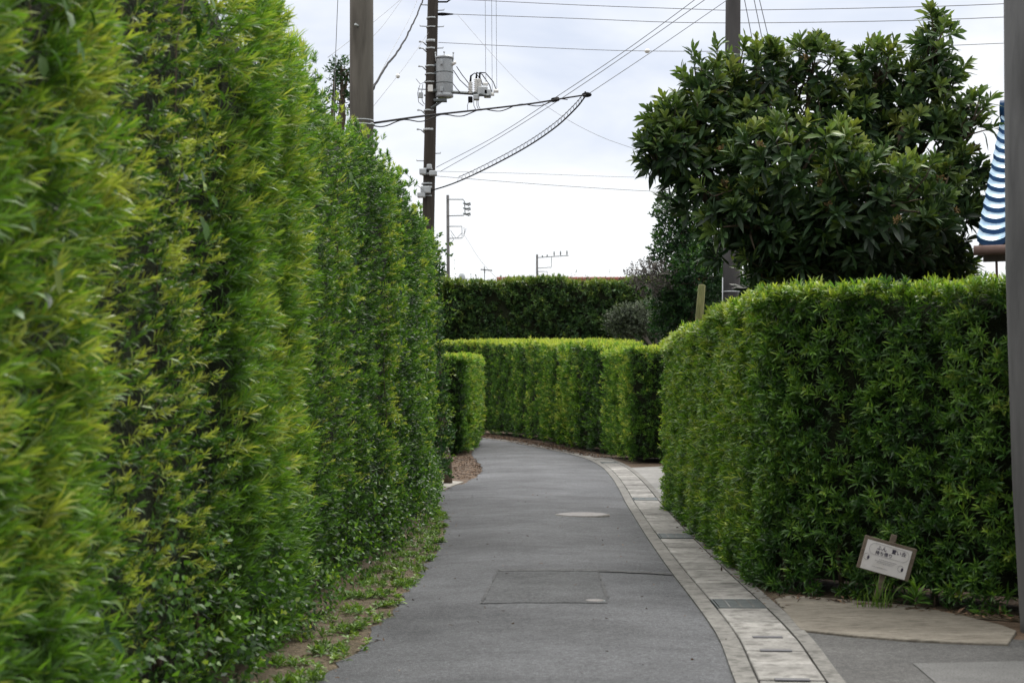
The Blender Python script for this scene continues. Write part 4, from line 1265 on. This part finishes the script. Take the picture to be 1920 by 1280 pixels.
# cross beam and cutouts
a_, b_ = Vector(at(812, 173, Y2)), Vector(at(890, 178, Y2))
c_ = Vector(at(918, 180, Y2 - .6))
m = MB(); m.tube([a_ + Vector((0, -.12, 0)), b_ + Vector((0, -.12, 0)), c_], .032, 4, smooth=False); m.build('cross_beam', M['steel'], p2)
for i, (px, py, hp) in enumerate(((882, 176, 22), (893, 174, 26), (899, 174, 26))):
    c = at(px, py, Y2 - .14); hgt = hp * k2
    m = MB(); pr = []
    for q in range(7): pr += [(.030, q / 7 * hgt), (.055, (q + .45) / 7 * hgt), (.034, (q + .7) / 7 * hgt)]
    m.lathe(c, pr + [(.02, hgt)], 14); m.build('insulator', M['porcelain'], p2)
    e = at((905 + 0, 924, 931)[i], (160, 178, 170)[i], Y2 - .16)
    m = MB(); t_ = Vector((c[0], c[1], c[2] + hgt)); e = Vector(e)
    m.tube([t_, t_ + Vector((.01, 0, .12)), t_.lerp(e, .35) + Vector((0, 0, .20)), t_.lerp(e, .8) + Vector((0, 0, .13)), e], [.022, .018, .010, .009, .009], 8); m.build('jumper', M['black'], p2)
for (px, py, w, hgt) in ((905, 172, .20, .17), (893, 183, .12, .10), (914, 176, .14, .15), (882, 187, .09, .10)):
    m = MB(); m.box(at(px, py, Y2 - .22), (w, .18, hgt)); o = m.build('switch_box', M['metal'] if px > 890 else M['black'], p2); bevel(o, .015, 2)
for px, py in ((922, 177), (930, 171), (910, 158)):
    c = Vector(at(px, py, Y2 - .2)); m = MB(); m.tube([c - Vector((.05, 0, 0)), c + Vector((.05, 0, 0))], [.035, .035], 12); m.build('terminal', M['porcelain'], p2)
m = MB(); m.box(at(807, 166, Y2 - .18), (.10, .06, .13)); o = m.build('meter_box', M['porcelain'], p2); bevel(o, .008, 1)
m = MB(); m.box(at(789, 179, Y2 - .02), (.09, .08, .10)); m.tube([at(795, 179, Y2), at(805, 179, Y2)], .02, 6); o = m.build('side_box', M['metal'], p2)
m = MB()
for (q0, q1, q2, q3) in (((787, 160), (783, 175), (785, 192), (794, 199)), ((793, 158), (790, 176), (792, 190), (796, 196)), ((780, 148), (788, 158), (795, 155), (799, 150))):
    m.tube([at(*q0, Y2 - .05), at(*q1, Y2 - .05), at(*q2, Y2 - .05), at(*q3, Y2 - .05)], .007, 5)
m.build('loose_wires', M['wire'], p2)
m = MB()
for (q0, q1, q2) in (((856, 125), (866, 140), (880, 158)), ((850, 132), (862, 150), (881, 168)), ((850, 158), (856, 166), (862, 173))):
    m.tube([at(*q0, Y2 - .15), at(*q1, Y2 - .15), at(*q2, Y2 - .15)], .009, 6)
for x0, x1 in ((880, 877), (888, 893), (894, 898), (896, 902)):
    m.tube([at(x0, 186, Y2 - .2), at((x0 + x1) / 2 - 2, 198, Y2 - .2), at(x1, 208, Y2 - .2)], .006, 5)
m.build('leads', M['black'], p2)
for (px, py, w, hgt) in ((793, 322, .14, .12), (812, 325, .16, .10), (798, 356, .20, .14), (790, 366, .16, .10), (805, 313, .10, .10)):
    m = MB(); m.box(at(px, py, Y2 - .15), (w, .14, hgt))
    o = m.build('splice_box', M['metal'], p2); bevel(o, .02, 2)
m = MB(); c = ax2(4); m.tube([(c[0], c[1], c[2]), at(838, 4, Y2), at(846, -2, Y2)], .018, 6); m.tube([ax2(27), at(830, 27, Y2), at(850, 27, Y2)], [.02, .035, .012], 8)
m.build('wire_arm', M['black'], p2)

# distant poles
YA = 95.0; kA = YA / F
pa = empty('utility_pole', (at(841, 735, YA)[0], YA, 0), label='slim distant pole with two square side brackets, left above the dark background hedge', cat='utility pole', group='utility poles')
shaft(at(839.5, 366, YA), (at(842, 735, YA)[0], YA, -.1), .085, .12, M['pole_grey'], pa)


def pipes(paths, Y, r, parent, name, mat=M['steel']):
    m = MB()
    for p in paths: m.tube([at(a, b, Y) for a, b in p], r, 6)
    return m.build(name, mat, parent)


pipes([[(838, 374), (868, 374), (871, 378), (872, 401), (869, 404), (838, 405)]], YA - .15, .030, pa, 'upper_bracket')
pipes([[(838, 424.5), (866, 424.5), (866.5, 446.5), (840, 447)]], YA - .15, .028, pa, 'lower_bracket')
for py in (381, 390, 400):
    m = MB(); m.tube([at(868, py, YA - .2), at(875, py + 2, YA - .2), at(881, py, YA - .2)], [.03, .07, .05], 8); m.tube([at(881, py - 1, YA - .2), at(882, py + 3, YA - .2), at(877, py + 5, YA - .2)], .035, 6)
    m.build('insulator', M['steel'], pa)
pipes([[(845, 432), (850, 440), (856, 447), (866, 437)], [(846, 440), (851, 449), (845, 456)], [(870, 426), (871, 436), (869, 444), (874, 428)]], YA - .2, .018, pa, 'loose_wires', M['wire'])
YB = 130.0
pb = empty('utility_pole', (at(1007, 735, YB)[0], YB, 0), label='short-looking distant pole with a long comb-like arm above the red roof', cat='utility pole', group='utility poles')
shaft(at(1007, 477, YB), (at(1007, 735, YB)[0], YB, -.1), .085, .12, M['pole_grey'], pb)
pipes([[(1007, 483), (1066, 479)]], YB - .2, .035, pb, 'cross_arm')
pipes([[(1034, 482), (1034, 501), (1007, 503)], [(1007, 509), (1026, 509), (1027, 524)]], YB - .2, .030, pb, 'bracket')
for px, hh in ((1017, 3), (1026, 4), (1039, 9), (1051, 9), (1063, 9)):
    z0 = at(px, 482.5 - (px - 1007) * .065, YB - .2)
    m = MB(); m.tube([z0, (z0[0], z0[1], z0[2] + hh * .5 * YB / F), (z0[0], z0[1], z0[2] + hh * YB / F)], [.02, .055, .04], 8); m.build('insulator', M['steel'], pb)
# antenna
YC = 76
an = empty('tv_antenna', (at(908, 735, YC)[0], YC, 0), label='small thin roof antenna left of the red roof, above the dark hedge', cat='antenna')
pipes([[(908.5, 735), (908.5, 506)]], YC, .022, an, 'mast')
pipes([[(901, 505), (923, 507)], [(908, 500), (909, 512)]], YC, .025, an, 'boom')
for px in (903, 907, 911, 916, 921):
    c = at(px, 505.5 + (px - 901) * .08, YC); m = MB(); m.tube([(c[0], YC - .35, c[2]), (c[0], YC + .35, c[2])], .012, 5); m.build('element', M['steel'], an)
m = MB(); m.sphere(at(866, 522, 72), .16, 10, (1, 1, 1.7)); m.tube([(at(866, 522, 72)[0], 72, 0), at(866, 530, 72)], .05, 8)
m.build('pale_rounded_tip', M['pale_blob'], label='pale grey rounded tip poking above the dark background hedge at far left', cat='rounded_tip')  # unidentified pale rounded thing, shape and matter assumed

# mossy post
Ym = 21.4
m = MB(); a_ = Vector(at(1310, 612, Ym)); t_ = Vector(at(1316, 535, Ym))
m.tube([(a_.x - .06, Ym, -.05), a_, t_, t_ + (t_ - a_) * .02], [.062, .056, .050, .03], 10)
m.build('mossy_post', M['moss_wood'], label='yellow-green mossy wooden post behind the right hedge, under the loquat', cat='post')

# ------------------------------------------------------------------ wires
def wire(name, label, pts, r, mat=M['wire'], n=30, wig=0, group='overhead wires'):
    P = spline(np.array(pts), n) if len(pts) > 2 else np.array([np.array(pts[0]) * (1 - t) + np.array(pts[1]) * t - np.array([0, 0, 1]) * .25 * (t - t * t) for t in np.linspace(0, 1, n)])
    if wig: P = P + np.random.default_rng(2).normal(0, wig, P.shape)
    m = MB(); m.tube([tuple(p) for p in P], r * (1 if mat is M['black'] else .6), 6)
    o = m.build(name, mat, label=label, cat='wire')
    if group: o['group'] = group
    return o


A = at
wire('power_wire', 'topmost thin wire running right from the transformer pole across the whole sky', [A(838, -2, Y2), A(1090, 10, 30), A(1300, 17.5, 28.5), A(1360, 19.5, 28), A(1600, 16, 26), A(1890, 7, 24), A(2300, -20, 21)], .011)
wire('power_wire', 'second thin wire running right from the transformer pole, just under the topmost', [A(850, 27, Y2), A(1080, 35, 30), A(1300, 43, 28.5), A(1600, 41, 26), A(1890, 32, 24), A(2300, 8, 21)], .011)
wire('power_wire', 'third thin wire to the right with a white spacer, passing behind the loquat', [A(822, 80, Y2), A(1050, 91, 31), A(1215, 96, 30), A(1500, 95, 28), A(1890, 81, 25), A(2300, 60, 22)], .010)
c = A(1213.5, 96, 30 - .03); m = MB(); m.sphere(c, .045, 8, (1.2, 1, .9)); m.build('wire_spacer', M['porcelain'], label='white blob-shaped spacer clipped on the third wire right of the cable tip', cat='wire spacer')
wire('service_wire', 'slanting wire from low on the transformer pole, upper of the two passing the cable tip', [A(818, 314, Y2), A(930, 255, 29), A(1040, 184, 26), A(1170, 97, 25), A(1300, 2, 24), A(1500, -150, 22)], .009)
wire('service_wire', 'slanting wire from low on the transformer pole, lower of the two passing the cable tip', [A(825, 322, Y2), A(930, 262, 29), A(1060, 180, 26), A(1200, 85, 25), A(1310, 8, 24), A(1500, -125, 22)], .009)
wire('service_wire', 'straight wire climbing from the dark cable tip towards the pole behind the loquat', [A(1101, 178, 25), A(1230, 92, 25.5), A(1364, 0, Y3 - .2), A(1380, -11, Y3)], .010)
# cables that meet at the tip
wire('thick_cable', 'thick dark cable from the concrete pole out to the cable tip', [A(700, 231, Y1), A(800, 217, 18.8), A(900, 206, 20.8), A(1000, 194, 22.9), A(1060, 184, 24), A(1100, 178, 25)], .013, M['black'])
lash = [A(700 + q * 14, 236 - q * 14 * .132 + 4 * math.sin(q * 1.2), Y1 + q * .278) for q in range(0, 27)]
wire('lashing_wire', 'thin wavy wire hanging loosely along the thick cable to the concrete pole', lash, .007, M['black'], 60)
tipc = A(1100, 178, 25)
cab = [A(1098, 180, 25), A(1080, 203, 25.8), A(1040, 240, 27), A(980, 280, 28.6), A(900, 322, 30.4), A(845, 346, 31.6), A(800, 360, Y2 - .1), A(790, 366, Y2 - .1)]
wire('spiral_cable', 'dark drooping cable from the cable tip down to the transformer pole', cab, .013, M['black'])
cp = spline(np.array(cab), 400)[14:350]
up = np.array([(p[0] - .0, p[1], p[2] + .085) for p in cp])
m = MB(); m.tube([tuple(p) for p in up[::6]], .007, 5)
th = np.linspace(0, 2 * math.pi * 36, len(cp) * 3)
cc = spline(cp, len(cp) * 3)
m.tube([(p[0] + .012 * math.cos(a), p[1] + .05 * math.cos(a), p[2] + .042 + .055 * math.sin(a)) for p, a in zip(cc, th)], .0030, 4)
m.build('spiral_hanger', M['wire'], label='fine coil wound along the drooping dark cable', cat='wire', group='overhead wires')
m = MB(); m.sphere(tipc, .05, 8, (1.6, 1, .8)); m.tube([A(1097, 172, 25), A(1101, 182, 25)], .016, 6); m.tube([A(1094, 180, 25), A(1103, 176, 25)], .03, 6)
m.build('cable_clamp', M['black'], label='dark clamp where the thick and drooping cables meet in mid-air', cat='cable clamp')
m = MB(); m.tube([A(1036, 188, 24.2), A(1046, 186, 24.3)], .035, 8); m.build('cable_clamp', M['black'], label='small dark clamp on the thick cable left of its tip', cat='cable clamp')
wire('thick_cable', 'thick dark cable climbing from the concrete pole to the top of the transformer pole', [A(700, 167, Y1 + .1), A(722, 128, 19.5), A(748, 94, 22.5), A(763, 68, 25), A(782, 28, 28.5), A(796, -10, Y2)], .014, M['black'], 40, .004)
wire('service_wire', 'thin wire beside the thick cable climbing to the transformer pole', [A(700, 163, Y1 + .2), A(738, 90, 23), A(770, 30, 28), A(790, -20, Y2)], .007)
w_ = wire('service_wire', 'thin wire with a white bead between the concrete pole and transformer pole', [A(690, 212, Y1), A(745, 143, 22.6), A(772, 107, 26), A(803, 62, Y2 - .1)], .007)
m = MB(); m.sphere(A(746, 143, 22.6), .032, 8); m.build('wire_spacer', M['porcelain'], label='white bead clipped on the thin wire between concrete and transformer poles', cat='wire spacer')
wire('service_wire', 'thin wire crossing the sky from the hedge top behind the concrete pole, upper one', [A(615, 108, 24), A(700, 42, 27), A(760, -8, 30), A(800, -42, Y2)], .007)
wire('service_wire', 'thin wire crossing the sky from the hedge top behind the concrete pole, lower one', [A(610, 135, 24), A(700, 68, 27), A(752, 2, 30), A(790, -50, Y2)], .007)
wire('guy_wire', 'near-vertical wire dropping behind the hedge top left of the concrete pole', [A(635, -40, 20), A(631, 60, 20), A(627, 170, 20), A(624, 330, 20)], .008)
wire('service_wire', 'faint wire slanting down right from the transformer pole past the cable tip to the loquat', [A(858, 28, Y2 - .2), A(930, 110, 30), A(995, 176, 28), A(1060, 222, 27), A(1130, 258, 26), A(1210, 287, 25), A(1300, 330, 24)], .006)
wire('service_wire', 'low thin wire right from the transformer pole, upper of the low pair', [A(815, 321, Y2), A(1000, 326, 33), A(1175, 332, 34), A(1400, 336, 35)], .007)
wire('service_wire', 'low thin wire right from the transformer pole, lower of the low pair', [A(815, 330, Y2), A(900, 337, 32.5), A(1060, 349, 33.3), A(1230, 359, 34), A(1420, 366, 35)], .009)
for px, lab in ((911, 'leftmost of three vertical drop wires above the white insulators'), (923, 'middle one of three vertical drop wires above the white insulators'), (931.5, 'rightmost of three vertical drop wires above the white insulators')):
    b_ = {911: 158, 923: 177, 931.5: 171}[px]
    wire('drop_wire', lab, [A(px, b_, Y2 - .2), A(px - .7, 80, Y2 - .2), A(px - 1.5, -60, Y2 - .2)], .008)
wire('service_wire', 'wire sloping from the slim distant pole down behind the dark background hedge', [A(868, 437, YA - .2), A(876, 449, 93), A(900, 487, 88), A(930, 520, 82), A(945, 534, 80)], .022)
for (x0, x1, y1, lab) in ((1396, 1410, 72, 'leftmost of three steep wires right of the pole behind the loquat'), (1414, 1430, 78, 'middle one of three steep wires right of the pole behind the loquat'), (1424, 1444, 84, 'rightmost of three steep wires right of the pole behind the loquat')):
    d = (x1 - x0) / y1
    wire('drop_wire', lab, [A(x0 - d * 60, -60, Y3), A(x0, 0, Y3), A(x1, y1, Y3), A(x0 + d * 260, 260, Y3)], .012)
wire('service_wire', 'thin wire along the left side of the hedge top near the transformer pole', [A(748, 310, 28), A(775, 340, 30), A(795, 358, Y2 - .1)], .008)

# ------------------------------------------------------------------ houses
# blue-tiled house behind the pole on the right
Yh = 14.2
c0 = at(1832, 455, Yh)
ez = c0[2]
v_ = Vector(at(1886, 185, Yh + 2.3)) - Vector(c0)          # the verge climbs away to the right: the house stands turned
bh = empty('tiled_house', (c0[0], Yh, 0), label='house with glazed pale blue tiled roof showing between loquat tree and right-hand pole', cat='house')
bh.rotation_euler = (0, 0, -math.atan2(v_.x, v_.y))
Z0 = (0, 0, 0)
slope = math.atan2(v_.z, math.hypot(v_.x, v_.y))
tw_, cs, ncrs = .265, .200, 13
cx_, sx_ = math.cos(slope), math.sin(slope)
top_m, edge_m = MB(), MB()
for cI in range(ncrs):
    for tI in range(17):
        x0, y0, z0 = tI * tw_, cI * cs * cx_, ez + cI * cs * sx_
        nu = 8
        v, f, ev, ef = [], [], [], []
        for q in range(nu + 1):
            u = q / nu
            sag = -.038 * math.sin(math.pi * u) + (.018 if u < .06 or u > .94 else 0)
            xx = x0 + u * tw_
            v.append((xx, y0 - .02, z0 + sag + .050)); v.append((xx, y0 + (cs + .03) * cx_, z0 + (cs + .03) * sx_ + sag + .006))
            ev.append((xx, y0 - .021, z0 + sag + .050)); ev.append((xx, y0 - .010, z0 + sag - .002))
        for q in range(nu): f.append((q * 2, q * 2 + 2, q * 2 + 3, q * 2 + 1)); ef.append((q * 2, q * 2 + 1, q * 2 + 3, q * 2 + 2))
        top_m.add(v, f, True); edge_m.add(ev, ef, True)
rf = top_m.build('roof', M['tile_blue'], bh, Z0)
edge_m.build('tile_edges', M['tile_edge'], rf, Z0)
RW = 17 * tw_
yt, zt_ = ncrs * cs * cx_, ez + ncrs * cs * sx_
m = MB(); m.tube([(-.02, yt, zt_ + .06), (RW, yt, zt_ + .06)], .10, 10); m.build('ridge', M['tile_edge'], rf, Z0)
m = MB(); m.add([(.01, .02, ez - .03), (.01, yt, zt_ - .03), (RW, yt, zt_ - .03), (RW, .02, ez - .03), (.01, yt * 2, ez - .03), (RW, yt * 2, ez - .03)], [(0, 3, 2, 1), (1, 2, 5, 4)])
m.build('roof_deck', M['dark_wood'], bh, Z0)
m = MB()
for x_ in (.03, RW - .03):
    a_, b_, c_ = Vector((x_, .02, ez - .085)), Vector((x_, yt, zt_ - .085)), Vector((x_, yt * 2, ez - .085))
    for p_, q_ in ((a_, b_), (b_, c_)):
        d_ = q_ - p_; m.box((p_ + q_) / 2, (.03, d_.length, .10), Matrix.Rotation(math.atan2(d_.z, d_.y), 3, 'X'))
m.build('verge_board', M['dark_wood'], bh, Z0)
m = MB(); m.box((RW / 2, .035, ez - .085), (RW - .1, .04, .17)); m.build('fascia', M['dark_wood'], bh, Z0)
m = MB(); m.tube([(-.02, -.06, ez - .075), (RW, -.06, ez - .075)], .045, 10); m.tube([(.16, .04, ez - .10), (.16, .10, ez - .35)], .012, 6); m.build('rain_gutter', M['copper'], bh, Z0)
m = MB(); x0, x1, y0, y1, zz = .55, RW - .5, .75, yt * 2 - .75, ez + .75 * math.tan(slope) - .12
m.add([(x0, y0, 0), (x1, y0, 0), (x1, y1, 0), (x0, y1, 0), (x0, y0, zz), (x1, y0, zz), (x1, y1, zz), (x0, y1, zz), (x0, yt, zt_ - .12), (x1, yt, zt_ - .12)],
      [(0, 1, 5, 4), (1, 2, 6, 9, 5), (2, 3, 7, 6), (3, 0, 4, 8, 7), (4, 5, 9, 8), (6, 7, 8, 9)])
m.build('wall', M['plaster'], bh, Z0)
for x_ in (1.6, 3.6):
    m = MB(); m.box((x_, .73, 1.6), (1.3, .06, 1.4)); m.build('window', M['dark_wood'], bh, Z0)
m = MB(); m.tube([(.30, .30, -.05), (.30, .30, ez - .08)], .05, 8); m.build('porch_post', M['dark_wood'], bh, Z0)

# red-roofed house far behind
Yr = 80.0
xl, xr = at(931, 0, Yr)[0], 12.0
zr_ = at(0, 523, Yr)[2]
rh = empty('red_roof_house', ((xl + xr) / 2, Yr, 0), label='distant house of which only the brick-red tiled roof ridge shows above the dark hedge', cat='house')
m = MB()
nr = 60
for sgn in (-1, 1):
    v, f = [], []
    for i in range(nr + 1):
        x = xl + (xr - xl) * i / nr
        for j in range(8):
            t = j / 7
            v.append((x, Yr + sgn * 3.4 * t, zr_ - .1 - 1.9 * t + (.03 if i % 2 else 0) + .0))
    for i in range(nr):
        for j in range(7): f.append((i * 8 + j, (i + 1) * 8 + j, (i + 1) * 8 + j + 1, i * 8 + j + 1))
    m.add(v, f)
rr_ = m.build('roof', M['tile_red'], rh)
m = MB()
for i in range(44):
    x = xl + (xr - xl) * (i + .5) / 44
    m.tube([(x - .14, Yr, zr_ - .05), (x + .135, Yr, zr_ - .045)], [.15, .165], 10)
m.build('ridge_tiles', M['tile_red'], rr_)
m = MB(); m.box(((xl + xr) / 2, Yr, (zr_ - 2.1) / 2 - .05), (xr - xl - .8, 5.6, zr_ - 2.1)); m.build('wall', M['plaster'], rh)
m = MB()
for x in (xl + .42, xr - .42): m.add([(x, Yr - 2.8, zr_ - 2.0), (x, Yr + 2.8, zr_ - 2.0), (x, Yr, zr_ - .25)], [(0, 1, 2)])
m.build('gable', M['plaster'], rh)
for i in range(4):
    m = MB(); m.box((xl + 2 + i * 2.8, Yr - 2.82, 2.6), (1.5, .08, 1.3)); m.build('window', M['dark_wood'], rh)

# ------------------------------------------------------------------ sky, sun, camera
SUN_E, SUN_A = R(52), R(14)
w = bpy.data.worlds.new('World'); S.world = w; w.use_nodes = True
ns, L = w.node_tree.nodes, w.node_tree.links
ns.clear()
out = N(ns, 'ShaderNodeOutputWorld'); bg = N(ns, 'ShaderNodeBackground'); bg.inputs['Strength'].default_value = .1
sky = N(ns, 'ShaderNodeTexSky', sky_type='NISHITA'); sky.sun_disc = False; sky.sun_elevation = SUN_E; sky.sun_rotation = SUN_A
tc = N(ns, 'ShaderNodeTexCoord'); sep = N(ns, 'ShaderNodeSeparateXYZ'); L.new(tc.outputs['Generated'], sep.inputs[0])
mp = N(ns, 'ShaderNodeMapping'); mp.inputs['Scale'].default_value = (1, 1, 2.6); mp.inputs['Location'].default_value = (.35, .2, .1)
L.new(tc.outputs['Generated'], mp.inputs[0])
nz = N(ns, 'ShaderNodeTexNoise'); nz.inputs['Scale'].default_value = 5.5; nz.inputs['Detail'].default_value = 5; nz.inputs['Roughness'].default_value = .5; nz.inputs['Distortion'].default_value = .3
L.new(mp.outputs[0], nz.inputs['Vector'])
# low down the cloud is white, higher up pale blue-grey between white banks
el = N(ns, 'ShaderNodeMapRange'); el.inputs['From Min'].default_value = .07; el.inputs['From Max'].default_value = .24; el.inputs['To Min'].default_value = .22; el.inputs['To Max'].default_value = -.08
L.new(sep.outputs['Z'], el.inputs[0])
ad = N(ns, 'ShaderNodeMath', operation='ADD'); L.new(nz.outputs['Fac'], ad.inputs[0]); L.new(el.outputs[0], ad.inputs[1])
cr = ramp(ns, [(.38, (4.85, 5.25, 6.15)), (.66, (6.9, 7.0, 7.2))])
L.new(ad.outputs[0], cr.inputs[0])
zb_ = N(ns, 'ShaderNodeMapRange'); zb_.inputs['From Min'].default_value = .28; zb_.inputs['From Max'].default_value = .9; zb_.inputs['To Min'].default_value = 1.0; zb_.inputs['To Max'].default_value = 3.6
L.new(sep.outputs['Z'], zb_.inputs[0])
yb_ = N(ns, 'ShaderNodeMapRange'); yb_.inputs['From Min'].default_value = -.9; yb_.inputs['From Max'].default_value = .6; yb_.inputs['To Min'].default_value = .55; yb_.inputs['To Max'].default_value = 1.0
L.new(sep.outputs['Y'], yb_.inputs[0])
mm = N(ns, 'ShaderNodeMath', operation='MULTIPLY'); L.new(zb_.outputs[0], mm.inputs[0]); L.new(yb_.outputs[0], mm.inputs[1])
wt = N(ns, 'ShaderNodeMapRange'); wt.inputs['From Min'].default_value = .28; wt.inputs['From Max'].default_value = .5; L.new(sep.outputs['Z'], wt.inputs[0])
wm = N(ns, 'ShaderNodeMix', data_type='RGBA'); L.new(wt.outputs[0], wm.inputs['Factor']); L.new(cr.outputs[0], wm.inputs['A']); wm.inputs['B'].default_value = (6.9, 6.75, 6.45, 1)
sc_ = N(ns, 'ShaderNodeVectorMath', operation='SCALE'); L.new(wm.outputs['Result'], sc_.inputs[0]); L.new(mm.outputs[0], sc_.inputs['Scale'])
mx = N(ns, 'ShaderNodeMix', data_type='RGBA'); mx.inputs['Factor'].default_value = .92
L.new(sky.outputs[0], mx.inputs['A']); L.new(sc_.outputs[0], mx.inputs['B'])
L.new(mx.outputs['Result'], bg.inputs[0]); L.new(bg.outputs[0], out.inputs[0])

sl = bpy.data.lights.new('sun', 'SUN'); sl.energy = 1.5; sl.angle = R(22); sl.color = (1, .96, .9)
so = bpy.data.objects.new('sun', sl); COL.objects.link(so)
dv = Vector((math.cos(SUN_E) * math.sin(SUN_A), math.cos(SUN_E) * math.cos(SUN_A), math.sin(SUN_E)))
so.rotation_euler = dv.to_track_quat('Z', 'Y').to_euler(); so.location = (0, 0, 30)

cd = bpy.data.cameras.new('camera'); cam = bpy.data.objects.new('camera', cd); COL.objects.link(cam)
cam.location = (0, 0, EYE); cam.rotation_euler = (R(90), 0, 0)
cd.sensor_width = 36; cd.lens = 36 * F / 1920; cd.shift_y = (HOR - 640) / 1920
cd.clip_start = .05; cd.clip_end = 2000
cd.dof.use_dof = True; cd.dof.focus_distance = 22; cd.dof.aperture_fstop = 4.4
S.camera = cam
S.view_settings.view_transform = 'Standard'; S.view_settings.look = 'None'; S.view_settings.exposure = .6; S.view_settings.gamma = 1
S.cycles.max_bounces = 6
S.cycles.transparent_max_bounces = 4
